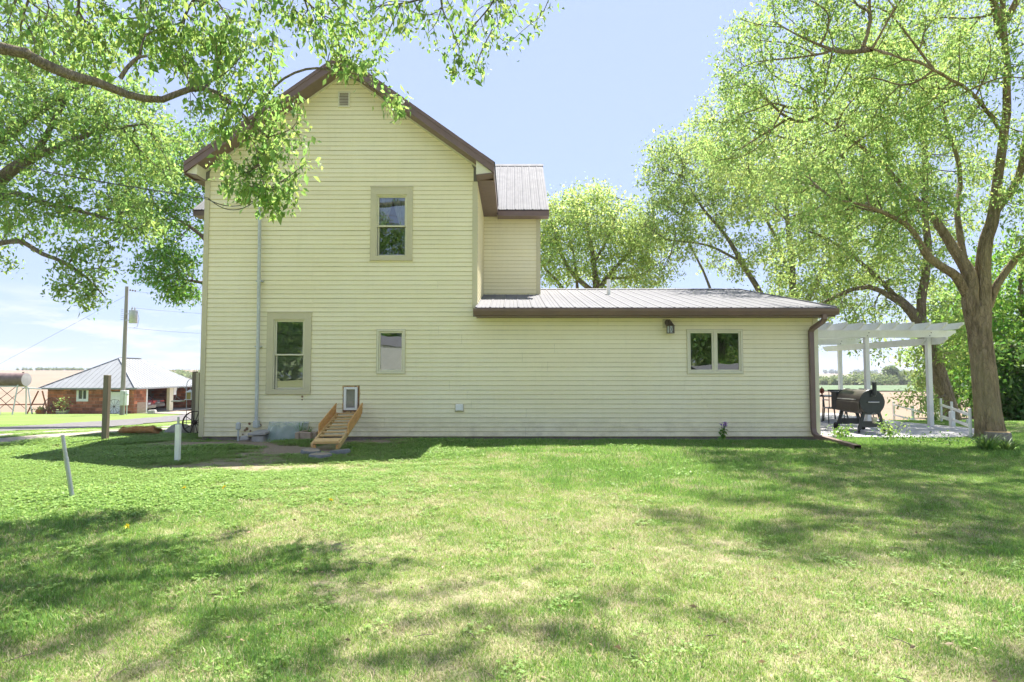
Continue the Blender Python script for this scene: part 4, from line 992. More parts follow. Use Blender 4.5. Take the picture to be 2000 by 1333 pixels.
# wooden-legged pellet grill
GX, GY0, GY1, GZ = 8.30, 13.98, 15.02, .76
t = thing('pellet_grill', 'black and bronze barrel smoker grill with chimney standing on the patio', 'grill', (GX, 14.5, .04))
RB = .275
def arcprof(a0, a1, r, n=14): return [(GX + r * math.cos(R(a0 + (a1 - a0) * i / n)), GZ + r * math.sin(R(a0 + (a1 - a0) * i / n))) for i in range(n + 1)]
low_ = [(GX + RB, GZ + .04)] + [(GX + RB, GZ - .02), (GX + RB * .95, GZ - .13), (GX + RB * .72, GZ - .23), (GX + .08, GZ - .29), (GX - .08, GZ - .29), (GX - RB * .72, GZ - .23), (GX - RB * .98, GZ - .12), (GX - RB, GZ + .04)]
MB().prism([(x, GY0 + .015, z) for x, z in low_], (0, GY1 - GY0 - .03, 0)).build('barrel', 'grill_bronze', t, smooth=True)
MB().prism([(x, GY0 + .015, z) for x, z in arcprof(6, 186, RB + .004)], (0, GY1 - GY0 - .03, 0)).build('lid', 'grill_bronze', t, smooth=True)
for y in (GY0, GY1 - .015): MB().lathe((GX, y, GZ + .0), [(0, .0), (RB + .012, .0), (RB + .016, .008), (RB + .012, .016), (0, .016)], 32, 'Y').build('end_plate', 'grill_black', t, smooth=True)
MB().tube([(GX - RB - .05, GY0 + .15, GZ + .05), (GX - RB - .05, GY1 - .15, GZ + .05)], .012, 8).build('lid_handle', 'steel', t, smooth=True)
for y in (GY0 + .18, GY1 - .18): MB().box(GX - RB - .05, GX - RB + .01, y - .01, y + .01, GZ + .04, GZ + .06).build('handle_bracket', 'steel', t)
MB().box(GX - RB - .02, GX - RB + .0, GY0 + .05, GY1 - .02, GZ - .24, GZ + .0).build('front_panel', 'grill_bronze', t, bevel=.01)
MB().tube([(GX - .12, GY0 - .045, GZ - .0), (GX + .13, GY0 - .045, GZ - .0)], .012, 8).build('side_handle', 'steel', t, smooth=True)
ch = MB().lathe((GX + .02, GY0 - .06, GZ + .17), [(0, 0), (.046, 0), (.046, .28), (.0, .28)], 14).build('chimney', 'grill_black', t, smooth=True)
MB().lathe((GX + .02, GY0 - .06, GZ + .455), [(0, .02), (.062, .012), (.062, 0), (0, 0)], 14).build('chimney_cap', 'grill_black', ch, smooth=True)
MB().box(GX - .05, GX + .06, GY0 - .06, GY0, GZ + .12, GZ + .2).build('chimney_elbow', 'grill_black', t, bevel=.02)
MB().box(GX - .26, GX + .1, GY1 + .0, GY1 + .26, GZ - .24, GZ + .18).build('hopper', 'grill_black', t, bevel=.012)
MB().box(GX - .28, GX + .12, GY1 - .01, GY1 + .28, GZ + .18, GZ + .2).build('hopper_lid', 'grill_black', t)
for y in (GY0 + .06, GY1 - .06):
    for sg in (-1, 1): MB().beam((GX + sg * .16, y, GZ - .2), (GX + sg * .29, y, .12), .07, .05, (0, 1, 0)).build('leg', 'grill_black', t, bevel=.006)
    MB().hexa([(GX - .225, y - .012, .18), (GX + .225, y - .012, .18), (GX + .205, y - .012, .32), (GX - .205, y - .012, .32)], [(GX - .225, y + .012, .18), (GX + .225, y + .012, .18), (GX + .205, y + .012, .32), (GX - .205, y + .012, .32)]).build('cross_panel', 'grill_black', t)
for sg in (-1, 1):
    MB().lathe((GX + sg * .33, GY1 - .06, .13), [(.0, -.025), (.06, -.025), (.09, -.018), (.09, .018), (.06, .025), (0, .025)], 20, 'X').build('wheel', 'tyre', t, smooth=True)
    MB().lathe((GX + sg * .295, GY0 + .06, .075), [(.0, -.014), (.033, -.014), (.035, .0), (.033, .014), (0, .014)], 14, 'X').build('castor', 'tyre', t, smooth=True)
    MB().box(GX + sg * .295 - .02, GX + sg * .295 + .02, GY0 + .045, GY0 + .075, .09, .14).build('castor_fork', 'grill_black', t)
t = thing('grease_bucket', 'small dented metal bucket hanging under the grill end', 'bucket', (GX - .01, GY0 - .05, GZ - .47))
MB().lathe((GX - .01, GY0 - .07, GZ - .47), [(0, 0), (.048, 0), (.064, .125), (.06, .125), (.046, .01), (0, .01)], 18).build('pail', 'bucket_metal', t, smooth=True)
MB().tube([(GX - .01 + .062 * math.cos(a), GY0 - .07, GZ - .345 + .10 * math.sin(a)) for a in np.linspace(0, math.pi, 10)], .003, 5).build('bail', 'steel', t)

# table and chairs on the patio, seen past the corner
TX, TY = 9.35, 17.9
t = thing('patio_table', 'dark metal patio table half hidden behind the wing', 'table', (TX, TY, .04))
MB().lathe((TX, TY, .74), [(0, 0), (.62, 0), (.63, .012), (.62, .025), (0, .025)], 32).build('tabletop', 'grill_black', t, smooth=True)
for k in range(4):
    a = R(45 + 90 * k); MB().tube([(TX + .5 * math.cos(a), TY + .5 * math.sin(a), .74), (TX + .42 * math.cos(a), TY + .42 * math.sin(a), .4), (TX + .52 * math.cos(a), TY + .52 * math.sin(a), .04)], .022, 8).build('leg', 'grill_black', t, smooth=True)
lx, ly = ax(1605.5, 17.6, 770), 17.6
t = thing('table_lantern', 'small red-brown urn lantern standing on the patio table', 'lantern', (lx, ly, .765))
MB().lathe((lx, ly, .765), [(0, 0), (.05, 0), (.05, .015), (.018, .03), (.018, .06), (.06, .10), (.065, .17), (.05, .20), (.06, .205), (.02, .225), (.012, .26), (0, .262)], 14).build('urn', 'red_brown', t, smooth=True)
def chair(label, x, y, yaw):
    t = thing('patio_chair', label, 'chair', (x, y, .04), 'patio chairs')
    M = Matrix.Translation((x, y, .04)) @ Matrix.Rotation(yaw, 4, 'Z')
    def tr(mb): mb.v = [tuple(M @ Vector(v)) for v in mb.v]; return mb
    tr(MB().box(-.24, .24, -.24, .24, .40, .43)).build('seat', 'grill_black', t)
    mb = MB()
    for k in range(7): mb.box(-.21 + k * .07 - .01, -.21 + k * .07 + .01, .23, .245, .43, .88)
    mb.box(-.24, .24, .225, .25, .88, .93); tr(mb).build('backrest', 'grill_black', t)
    for sx_ in (-1, 1):
        tr(MB().tube([(sx_ * .23, -.22, .63), (sx_ * .23, -.23, .4), (sx_ * .25, -.28, 0)], .014, 6)).build('leg', 'grill_black', t)
        tr(MB().tube([(sx_ * .23, .22, .43), (sx_ * .25, .3, 0)], .014, 6)).build('leg', 'grill_black', t)
        tr(MB().tube([(sx_ * .23, -.24, .63), (sx_ * .23, .22, .64)], .014, 6)).build('armrest', 'grill_black', t)
chair('dark metal patio chair nearest the wing corner', 9.0, 16.95, R(170))
chair('dark metal patio chair behind the grill', 10.1, 17.7, R(-80))

# white board fences
def fence(label, pts, railz, th, posttop):
    t = thing('board_fence', label, 'fence', (pts[0][0], pts[0][1], gz(*pts[0][:2])), 'white fences beyond the patio')
    for x, y in pts:
        g0 = gz(x, y); MB().box(x - th / 2, x + th / 2, y - th / 2, y + th / 2, g0 - .2, posttop(x, y)).build('post', 'white_paint', t, bevel=.01)
    for rz in railz:
        for a, b in zip(pts[:-1], pts[1:]): MB().beam((a[0] - th * .55, a[1], rz(*a)), (b[0] - th * .55, b[1], rz(*b)), .02, .065).build('rail', 'white_paint', t)
A_ = [(10.02, 13.3), (11.80, 16.3), (13.0, 18.4)]
fence('near run of white board fence beside the big tree trunk', [(9.4 + 1.0, 12.75)][:0] + A_, [lambda x, y: .52 - .01 * (y - 13.3), lambda x, y: .28 - .03 * (y - 13.3)], .052, lambda x, y: .66)
B_ = [(17.6, 28.0), (15.9, 24.1), (14.35, 20.5), (12.9, 17.2)]
fence('far run of white board fence along the edge of the tilled field', B_ + [], [lambda x, y: -.03, lambda x, y: -.5 + .022 * (28 - y)], .08, lambda x, y: .12)
x, y = ax(1856, 16.0), 16.0
o = MB().box(x - .055, x + .055, y - .055, y + .055, -.3, .42).build('gate_post', 'white_paint', None, bevel=.012); props(o, 'short thick white gate post where the fences meet', 'post')
# sawn stump
x, y = ax(1972, 12.6, 872), 12.9
t = thing('stump', 'low tan wooden stump on the ground right of the big trunk', 'stump', (x, y, 0))
MB().lathe((x, y, -.1), [(.26, 0), (.235, .16), (.23, .27), (.215, .285)], 18).build('bark', 'grey_wood', t, smooth=True)
MB().lathe((x, y, -.1), [(.215, .285), (.1, .29), (0, .288)], 18).build('cut_face', 'pine_pale', t)
# ------------------------------------------------------------------ left background: brick garage with cars
GXa, GXb, GYa, GYb = -36.0, -29.3, 47.0, 56.5
GG = -1.80; GE = .26                                    # ground and eave heights there
gar = thing('brick_garage', 'low red clay-block garage with a pale metal hip roof beyond the drive', 'garage', ((GXa + GXb) / 2, 51.7, GG))
def gpx(px, Y=GYa): return (px - 1000) / F * Y
wx0, wx1, wz0, wz1 = gpx(153), gpx(175), az(784, GYa), az(763, GYa)
dx0, dx1 = gpx(216), gpx(240.5)
holesN = [(wx0, wx1, wz0, wz1), (dx0, dx1, GG, az(764, GYa))]
mb = shell(GXa + .03, GXb - .03, GG - .3, GE, GYa + .03, GYa + .22, holesN)
# east wall with the open bays: pier, opening, post, opening
b0, b1, b2, b3, b4 = GYa, 48.6, 51.9, 52.45, 55.9
mb.box(GXb - .22, GXb - .03, GYa + .22, b1, GG - .3, GE).box(GXb - .22, GXb - .03, b1, GYb, GE - .12, GE).box(GXb - .22, GXb - .03, b4, GYb, GG - .3, GE - .12)
mb.box(GXa + .03, GXa + .22, GYa + .22, GYb, GG - .3, GE).box(GXa + .22, GXb - .22, GYb - .2, GYb, GG - .3, GE)
gw = mb.build('wall', 'mortar', gar)
MB().box(GXa, GXb, GYa + .2, GYb, GG - .1, GG - .02).build('floor', 'concrete', gar)
# fired clay blocks, each laid proud of the mortar
bl = {}
def block(x0, x1, z0, z1, face):
    L = round(x1 - x0, 2); H = round(z1 - z0, 3); key = (L, H, face)
    if key not in bl:
        mb = MB()
        if face == 'N': mb.box(0, L, -.0, .05, 0, H)
        elif face == 'E': mb.box(-.05, .0, 0, L, 0, H)
        else: mb.box(-.0, L, .0, .05, 0, H)
        me_o = mb.build('brick', 'clay_tile', None, bevel=.008); bl[key] = me_o.data; bpy.data.objects.remove(me_o)
    o = bpy.data.objects.new('brick', bl[key]); COL.objects.link(o); o.parent = gw
    base = WLOC[gar.name]
    if face == 'N': o.location = Vector((x0, GYa, z0)) - base
    elif face == 'E': o.location = Vector((GXb, x0, z0)) - base
    else: o.location = Vector((x0, GYb - .26, z0)) - base
rb = random.Random(9); CH_, CL_ = .258, .50
k = 0; z = GG + .0
while z < GE - .05:
    z1 = min(z + CH_, GE); off = (k % 2) * CL_ / 2
    x = GXa - off
    while x < GXb:
        a, b = max(x, GXa), min(x + CL_, GXb); x += CL_
        parts = [(a, b)]
        for h in holesN:
            if h[2] < z1 - .03 and h[3] > z + .03:
                np_ = []
                for p, q in parts:
                    if h[1] <= p or h[0] >= q: np_.append((p, q)); continue
                    if h[0] > p: np_.append((p, h[0]))
                    if h[1] < q: np_.append((h[1], q))
                parts = np_
        for p, q in parts:
            if q - p > .06: block(p + .012, q - .012, z + .012, z1 - .012, 'N')
    y = b0 + (0 if k % 2 else -.2) + .0
    while y < b1:
        a, b = max(y, b0 + .055), min(y + CL_, b1); y += CL_
        if b - a > .08: block(a + .012, b - .012, z + .012, z1 - .012, 'E')
    z += CH_; k += 1
# the inside face of the far wall shows through the bays
k = 0; z = GG
while z < GE - .05:
    z1 = min(z + CH_, GE); x = GXa + .3 - (k % 2) * .25
    while x < GXb - .25:
        a, b = max(x, GXa + .3), min(x + CL_, GXb - .25); x += CL_
        if b - a > .1 and a > -33.6: block(a + .012, b - .012, z + .012, z1 - .012, 'S')
    z += CH_; k += 1
# hip roof of ribbed sheets
ov = .42; ze = GE - .02; xm = (GXa + GXb) / 2; hr = 2.66; hx = (GXb - GXa) / 2 + ov
E = [(GXa - ov, GYa - ov), (GXb + ov, GYa - ov), (GXb + ov, GYb + ov), (GXa - ov, GYb + ov)]
r1, r2 = (xm, GYa + 3.35, hr), (xm, GYb - 3.35, hr)
mb = MB()
mb.add([(*E[0], ze), (*E[1], ze), r1, (*E[2], ze), r2, (*E[3], ze)], [(0, 1, 2), (1, 3, 4, 2), (3, 5, 4), (5, 0, 2, 4), (0, 5, 3, 1)])
gr = mb.build('roof', 'garage_roof', gar, fix=False)
def rib(a, b): return MB().beam(a, b, .05, .02).build('rib', 'garage_roof', gr)
n = 18
for k in range(1, n):                                    # north face: ribs run up the slope
    x = E[0][0] + (E[1][0] - E[0][0]) * k / n; f = 1 - abs(x - xm) / hx
    rib((x, E[0][1], ze + .02), (x, E[0][1] + (r1[1] - E[0][1]) * f, ze + (hr - ze) * f + .02))
for k in range(1, 24):
    y = E[1][1] + (E[2][1] - E[1][1]) * k / 24
    f = min(1, (y - E[1][1]) / (r1[1] - E[1][1]), (E[2][1] - y) / (E[2][1] - r2[1]))
    rib((E[1][0], y, ze + .02), (E[1][0] + (xm - E[1][0]) * f, y, ze + (hr - ze) * f + .02))
for a in (0, 1): MB().beam((*E[a], ze + .03), (r1[0], r1[1], hr + .03), .22, .03).build('hip_cap', 'garage_roof', gr)
MB().beam((xm, r1[1], hr + .03), (xm, r2[1], hr + .03), .25, .04).build('ridge_cap', 'garage_roof', gr)
MB().box(E[0][0], E[1][0], E[0][1] - .02, E[0][1], ze - .10, ze + .02).build('fascia', 'garage_roof', gr); MB().box(E[1][0], E[1][0] + .02, E[1][1], E[2][1], ze - .10, ze + .02).build('fascia', 'garage_roof', gr)
# window, door, trims, posts
mb = MB(); fw = .14
mb.box(wx0 - .02, wx0 + fw, GYa - .03, GYa + .1, wz0 - .02, wz1).box(wx1 - fw, wx1 + .02, GYa - .03, GYa + .1, wz0 - .02, wz1).box(wx0 + fw, wx1 - fw, GYa - .03, GYa + .1, wz0 - .02, wz0 + .18)
gwin = mb.build('window', 'white_paint', gar)
MB().box(wx0 + fw, wx1 - fw, GYa + .05, GYa + .06, wz0 + .18, wz1).build('pane', 'car_glass', gwin)
MB().box((wx0 + wx1) / 2 - .03, (wx0 + wx1) / 2 + .03, GYa + .0, GYa + .05, wz0 + .18, wz1).build('muntin', 'white_paint', gwin)
gd = MB().box(dx0 + .1, dx1 - .1, GYa + .04, GYa + .09, GG, az(766, GYa)).build('door', 'white_paint', gar)
mb = MB(); mb.box(dx0 - .0, dx0 + .1, GYa - .03, GYa + .1, GG, az(764, GYa)).box(dx1 - .1, dx1, GYa - .03, GYa + .1, GG, az(764, GYa)); mb.build('jamb', 'white_paint', gd)
MB().lathe((dx1 - .2, GYa - .02, GG + .95), [(0, -.03), (.03, -.02), (.03, .02), (0, .03)], 8, 'Y').build('knob', 'steel', gd)
MB().box(GXb - .2, GXb + .02, b1, b1 + .16, GG, GE - .1).build('jamb', 'white_paint', gar)
MB().box(GXb - .24, GXb + .02, b2 + .0, b3, GG, GE - .1).build('bay_post', 'sash_cream', gar)
MB().box(GXb - .03, GXb + .03, b3 + .05, b3 + .5, GE - .75, GE - .12).build('notice_box', 'white_paint', gar)

def car(label, yc, xr, paint, hatch, name):
    """parked nose-in, rear toward +X"""
    t = thing(name, label, 'car', (xr - 2.1, yc, GG), 'cars in the garage'); w = .86
    H = 1.42 if hatch else 1.36; g0 = GG
    if hatch: prof = [(0, .42), (.02, .78), (-.06, .92), (-.45, 1.32), (-.75, H), (-2.0, H), (-2.75, .95), (-3.9, .82), (-4.15, .6), (-4.15, .3), (-.05, .3)]
    else: prof = [(0, .42), (.02, .86), (-.08, .93), (-.75, .96), (-1.25, H - .04), (-1.6, H), (-2.5, H - .02), (-3.2, .95), (-4.3, .82), (-4.6, .6), (-4.6, .3), (-.05, .3)]
    def sect(f, wv): return [(xr + a, yc + wv * (1 if z < .97 else .80), g0 + z) for a, z in prof]
    n = len(prof); L = sect(1, -w); Rr = sect(1, w); mb = MB(); mb.add(L + Rr, [tuple(range(n)), tuple(range(2 * n - 1, n - 1, -1))] + [(i, (i + 1) % n, n + (i + 1) % n, n + i) for i in range(n)])
    b = mb.build('body', paint, t, bevel=.03, smooth=True)
    if hatch: q = [(-.10, .97), (-.43, 1.29)]
    else: q = [(-.80, 1.00), (-1.20, 1.29)]
    (a0, c0), (a1, c1) = q; nx_, nz_ = (c1 - c0), -(a1 - a0); l_ = math.hypot(nx_, nz_); ox, oz = .02 * nx_ / l_, .02 * nz_ / l_
    MB().hexa([(xr + a0 + ox, yc - .64, g0 + c0 + oz), (xr + a0 + ox, yc + .64, g0 + c0 + oz), (xr + a1 + ox, yc + .56, g0 + c1 + oz), (xr + a1 + ox, yc - .56, g0 + c1 + oz)],
              [(xr + a0 - .02, yc - .64, g0 + c0), (xr + a0 - .02, yc + .64, g0 + c0), (xr + a1 - .02, yc + .56, g0 + c1), (xr + a1 - .02, yc - .56, g0 + c1)]).build('rear_window', 'car_glass', t)
    MB().box(xr - .25, xr + .10, yc - w - .01, yc + w + .01, g0 + .30, g0 + .58).build('bumper', 'bumper_dust', t, bevel=.05, smooth=True)
    for sg in (-1, 1):
        if hatch: MB().box(xr - .12, xr + .035, min(yc + sg * .52, yc + sg * .87), max(yc + sg * .52, yc + sg * .87), g0 + .70, g0 + .90).build('tail_light', 'tail_lamp', t, bevel=.02)
        else: MB().box(xr - .10, xr + .035, min(yc + sg * .22, yc + sg * .86), max(yc + sg * .22, yc + sg * .86), g0 + .70, g0 + .86).build('tail_light', 'tail_lamp', t, bevel=.02)
        for xw_ in (-.85, -3.4): 
            wh = MB().lathe((xr + xw_, yc + sg * (w - .08), g0 + .30), [(0, -.10), (.2, -.10), (.30, -.09), (.30, .09), (.2, .10), (0, .10)], 20, 'Y').build('wheel', 'tyre', t, smooth=True)
    MB().box(xr + .02, xr + .035, yc - .17, yc + .17, g0 + (.62 if hatch else .60), g0 + (.76 if hatch else .69)).build('number_plate', 'plate', t)
car('maroon hatchback parked nose-in at the left of the open garage', 49.75, -29.75, 'car_red', True, 'parked_car')
car('dusty dark saloon with wide red rear lights deeper in the garage', 52.35, -30.5, 'car_grey', False, 'parked_car')
# pale brick pile / pink patch, stones, pots along the garage
MB().box(GXb + .002, GXb + .012, b0 + .45, b1 - .02, GG, GG + .9).build('painted_patch', 'block_pink', gar)
def pot(px, Y, label, rad, h, mat, tall):
    x = gpx(px, Y); g0 = gz(x, Y)
    t = thing('potted_plant', label, 'plant pot', (x, Y, g0), 'pots along the garage')
    MB().lathe((x, Y, g0 - .02), [(0, 0), (rad * .75, 0), (rad, h), (rad * .9, h), (rad * .85, h - .05), (0, h - .05)], 16).build('pot', mat, t, smooth=True)
    r2 = np.random.default_rng(int(px)); n = 160 if tall > .3 else 90
    P = np.stack([r2.normal(0, rad * .6, n), r2.normal(0, rad * .6, n), h + r2.random(n) * tall], 1) + np.array([x, Y, g0])
    leaves_mesh('foliage', P, .13, 'leaf_yellow', t, r2, droop=.2)
POTS = [(84, 46.3, 'terracotta pot with yellow-green leaves at the left end of the garage', .38, .36, 'terracotta', .15), (126, 46.0, 'pale trough with a tall leafy plant before the brick wall', .45, .25, 'concrete', 1.0)]
x, y = gpx(300, 46.5), 46.5
o = MB().hexa([(x - .3, y - .2, gz(x, y) - .05), (x + .35, y - .2, gz(x, y) - .05), (x + .33, y + .25, gz(x, y) - .05), (x - .25, y + .2, gz(x, y) - .05)], [(x - .25, y - .15, gz(x, y) + .3), (x + .26, y - .17, gz(x, y) + .34), (x + .28, y + .2, gz(x, y) + .3), (x - .2, y + .15, gz(x, y) + .27)]).build('doorstop_stone', 'concrete', None, bevel=.06); props(o, 'pale square stone lying before the garage opening', 'stone')

# ------------------------------------------------------------------ utility pole with transformer and meter
pg = gz(*POLE)
t = thing('utility_pole', 'wooden utility pole with a grey transformer can in front of the garage', 'utility pole', (POLE[0], POLE[1], pg))
ptop = az(560, POLE[1])
MB().tube([(POLE[0], POLE[1], pg - .3), (POLE[0] + .02, POLE[1], pg + 3), (POLE[0] + .05, POLE[1], ptop)], [.16, .145, .11], 12).build('pole', 'pole_wood', t, smooth=True)
tx, ty = ax(262, 42.85, 620), 42.75; tz0, tz1 = az(632, 42.8), az(607, 42.8)
tf = MB().lathe((tx, ty, tz0), [(0, 0), (.25, 0), (.27, .03), (.27, tz1 - tz0 - .05), (.29, tz1 - tz0 - .05), (.29, tz1 - tz0), (0, tz1 - tz0 + .06)], 20).build('transformer', 'galvanised', t, smooth=True)
for dx_, hh in ((-.1, .25), (.1, .22)): MB().lathe((tx + dx_, ty, tz1 + .02), [(0, 0), (.04, 0), (.06, .05), (.03, .08), (.05, .12), (.02, hh), (0, hh)], 10).build('bushing', 'concrete', tf, smooth=True)
MB().box(POLE[0] + .08, tx, 42.86, 42.95, tz0 + .2, tz0 + .26).build('bracket', 'galvanised', t); MB().box(POLE[0] + .08, tx, 42.86, 42.95, tz1 - .25, tz1 - .2).build('bracket', 'galvanised', t)
MB().tube([(tx + .28, ty, tz1 - .1), (tx + .42, ty, tz1 - .6), (tx + .3, ty, tz0 - .25), (tx + .0, ty, tz0 - .35)], .012, 5).build('lead', 'black_cable', t)
for k in range(3): MB().lathe((POLE[0] + .3 + .18 * k, POLE[1], az(567, 43) - .03 * k), [(0, -.06), (.06, -.03), (.06, .03), (0, .06)], 10, 'X').build('insulator', 'lamp_bronze', t)
for k in range(6): MB().box(POLE[0] - .32, POLE[0] - .12, 42.98, 43.02, az(605 + k * 4, 43), az(605 + k * 4, 43) + .03).build('step', 'galvanised', t)
mz0, mz1 = az(792, 42.8), az(763, 42.8)
MB().box(ax(240, 42.8), ax(247.5, 42.8), 42.55, 42.83, mz0, mz1).build('meter_box', 'conduit_grey', t, bevel=.02)
MB().box(ax(247.8, 42.8), ax(253, 42.8), 42.6, 42.83, mz0, mz1).build('switch_box', 'white_paint', t, bevel=.02)
MB().lathe((ax(252.5, 42.7), 42.56, mz1 - .25), [(0, -.1), (.09, -.08), (.10, 0)], 14, 'Y').build('meter_dial', 'lamp_glass', t, smooth=True)
for px in (245, 250): MB().tube([(ax(px, 42.75), 42.75, pg - .1), (ax(px, 42.75), 42.75, mz0)], .04, 8).build('conduit', 'conduit_grey', t, smooth=True)
gp = at(80, 722, 60); 
def wire(label, a, b, sag, r_=.007):
    o = MB().tube(sagline(a, b, sag, 30), r_, 5).build('power_line', 'black_cable', None); props(o, label, 'cable', 'overhead lines at the pole')
wire('thin overhead line falling left from the pole over the field', (POLE[0], 43, az(578, 43)), (ax(-60, 47, 800) - 6, 47.5, az(820, 47)), 0)
wire('upper overhead line running right from the pole top', (POLE[0] + .8, 43, az(570, 43)), (-8, 44.5, az(578, 44)), .5)
wire('middle overhead line running right from the transformer', (tx + .1, 42.8, az(603, 43)), (-8, 44.5, az(616, 44)), .35)
wire('lower overhead line sagging right below the transformer', (POLE[0] + .2, 43, az(640, 43)), (-8, 44, az(628, 44)), .7)

# ------------------------------------------------------------------ fuel tank on a stand, pipe frame behind
TY_ = 44.0; tx1 = ax(53, TY_, 741); g0 = gz(-36, TY_); tz = az(742, TY_); tr_ = .48
t = thing('fuel_tank', 'rusty horizontal fuel tank raised on a white pipe stand at the far left', 'tank', (tx1 - 1.4, TY_, g0))
MB().lathe((tx1 - 2.9, TY_, tz), [(0, 0), (.3, .01), (tr_ * .96, .05), (tr_, .08), (tr_, 2.82), (tr_ * .985, 2.86)], 28, 'X').build('shell', 'tank_rust', t, smooth=True)
MB().lathe((tx1 - 2.9, TY_, tz), [(tr_ * .985, 2.86), (tr_ * .6, 2.872), (0, 2.878)], 28, 'X').build('end_cap', 'tank_end', t, smooth=True)
MB().lathe((tx1 - .3, TY_, tz + tr_ - .02), [(.06, 0), (.06, .08), (.03, .1), (0, .1)], 10).build('filler_cap', 'iron_rust', t)
for x in (tx1 - .35, tx1 - 2.5):
    for sg in (-1, 1): MB().tube([(x, TY_ + sg * .38, tz - tr_ * .75), (x + (.12 if x > tx1 - 1 else -.12) * -1, TY_ + sg * .62, g0 - .05)], .045, 8).build('leg', 'pipe_white', t, smooth=True)
    MB().tube([(x, TY_ - .5, tz - tr_), (x, TY_ + .5, tz - tr_)], .04, 8).build('cross_bar', 'pipe_white', t)
for sg in (-1, 1):
    MB().tube([(tx1 - 2.5, TY_ + sg * .42, tz - tr_), (tx1 - .3, TY_ + sg * .42, tz - tr_)], .04, 8).build('rail', 'pipe_white', t)
    MB().tube([(tx1 - 2.45, TY_ + sg * .45, tz - tr_), (tx1 - .4, TY_ + sg * .58, g0 + .3)], .02, 6).build('brace', 'iron_rust', t)
    MB().tube([(tx1 - .4, TY_ + sg * .45, tz - tr_), (tx1 - 2.5, TY_ + sg * .58, g0 + .3)], .02, 6).build('brace', 'iron_rust', t)
yb = 46.5; x0 = ax(-10, yb); xa = ax(75, yb, 765); gb = gz(-37, yb)
t = thing('pipe_frame', 'rusty red pipe frame standing between the tank and the garage', 'frame', (xa, yb, gb))
MB().tube([(x0, yb, az(791, yb)), (ax(94, yb), yb, az(790, yb))], .05, 8).build('bar', 'pipe_red', t)
MB().tube([(xa, yb, az(764, yb)), (ax(56, yb), yb, gb)], .05, 8).build('strut', 'pipe_red', t); MB().tube([(ax(84, yb), yb, az(764, yb)), (ax(97, yb), yb + 0, gb)], .05, 8).build('strut', 'terracotta', t)
MB().tube([(ax(44, yb), yb, az(758, yb)), (xa + .2, yb, az(760, yb))], .05, 8).build('bar', 'pipe_white', t)
MB().tube([(ax(56, yb), yb, az(756, yb)), (ax(66, yb), yb, gb)], .05, 8).build('strut', 'pipe_white', t)
# ------------------------------------------------------------------ machine shed behind the camera (seen in the panes)
t = thing('machine_shed', 'white ribbed metal shed mirrored in the small window', 'shed', (-9, -25, 0))
mb = MB(); mb.box(-14, -4.5, -30, -21, -.2, 3.6); mb.build('wall', 'shed_metal', t)
mb = MB()
for k in range(41): mb.box(-13.9 + k * .228, -13.84 + k * .228, -20.995, -20.96, 0, 3.58)
mb.build('wall_rib', 'shed_metal', t)
MB().add([(-14.2, -20.93, 3.6), (-4.3, -20.93, 3.6), (-4.3, -25.5, 4.6), (-14.2, -25.5, 4.6), (-14.2, -30.2, 3.6), (-4.3, -30.2, 3.6)], [(0, 1, 2, 3), (3, 2, 5, 4)]).build('roof', 'roof_metal', t, fix=False)
t = thing('low_barn', 'grey metal-roofed low barn mirrored in the paired window', 'barn', (20, -22, 0))
MB().box(15, 30, -27, -18, -.2, 1.3).build('wall', 'shed_metal', t)
MB().add([(14.5, -17.5, 1.3), (30.5, -17.5, 1.3), (30.5, -22.5, 2.7), (14.5, -22.5, 2.0), (14.5, -27.5, 1.3), (30.5, -27.5, 1.3)], [(0, 1, 2, 3), (3, 2, 5, 4)]).build('roof', 'roof_metal', t, fix=False)
# ------------------------------------------------------------------ trees
def _norm(a): return a / (np.linalg.norm(a, axis=-1, keepdims=True) + 1e-9)
def leaf_arrays(P, size, r, droop=.35, aspect=.5, dirs=None):
    """each leaf: a folded four-point blade (two faces)"""
    n = len(P)
    D = r.normal(0, 1, (n, 3)); D[:, 2] -= droop * 1.6
    if dirs is not None: D = D * .7 + dirs
    D = _norm(D); U = _norm(np.cross(D, r.normal(0, 1, (n, 3)))); Nn = np.cross(U, D)
    s = (size * np.clip(r.lognormal(0, .38, n), .4, 2.0))[:, None]
    base = P; tip = P + D * s + np.array([0, 0, -.12]) * s; mid = P + D * s * .45
    a = mid + U * s * aspect * .5 + Nn * s * .10; b = mid - U * s * aspect * .5 + Nn * s * .10
    V = np.stack([base, a, tip, b], 1).reshape(-1, 3)
    i = np.arange(n)[:, None] * 4
    Fc = np.concatenate([i, i + 1, i + 2, i, i + 2, i + 3], 1).ravel()
    return V, Fc
def leaves_mesh(name, P, size, mat, parent, r, droop=.35, aspect=.5, dirs=None):
    V, Fc = leaf_arrays(P, size, r, droop, aspect, dirs)
    return np_mesh(name, V, Fc, 3, mat, parent)
def spline(pts, step=.3):
    P = np.array(pts, float)
    if len(P) < 3: Q = P
    Q = np.vstack([2 * P[0] - P[1], P, 2 * P[-1] - P[-2]]); out = []
    for i in range(1, len(Q) - 2):
        L = np.linalg.norm(Q[i + 1][:3] - Q[i][:3]); m = max(2, int(L / step))
        for k in range(m):
            t = k / m; a, b, c, d = Q[i - 1], Q[i], Q[i + 1], Q[i + 2]
            out.append(.5 * (2 * b + (c - a) * t + (2 * a - 5 * b + 4 * c - d) * t * t + (3 * b - a - 3 * c + d) * t ** 3))
    out.append(Q[-2]); return np.array(out)
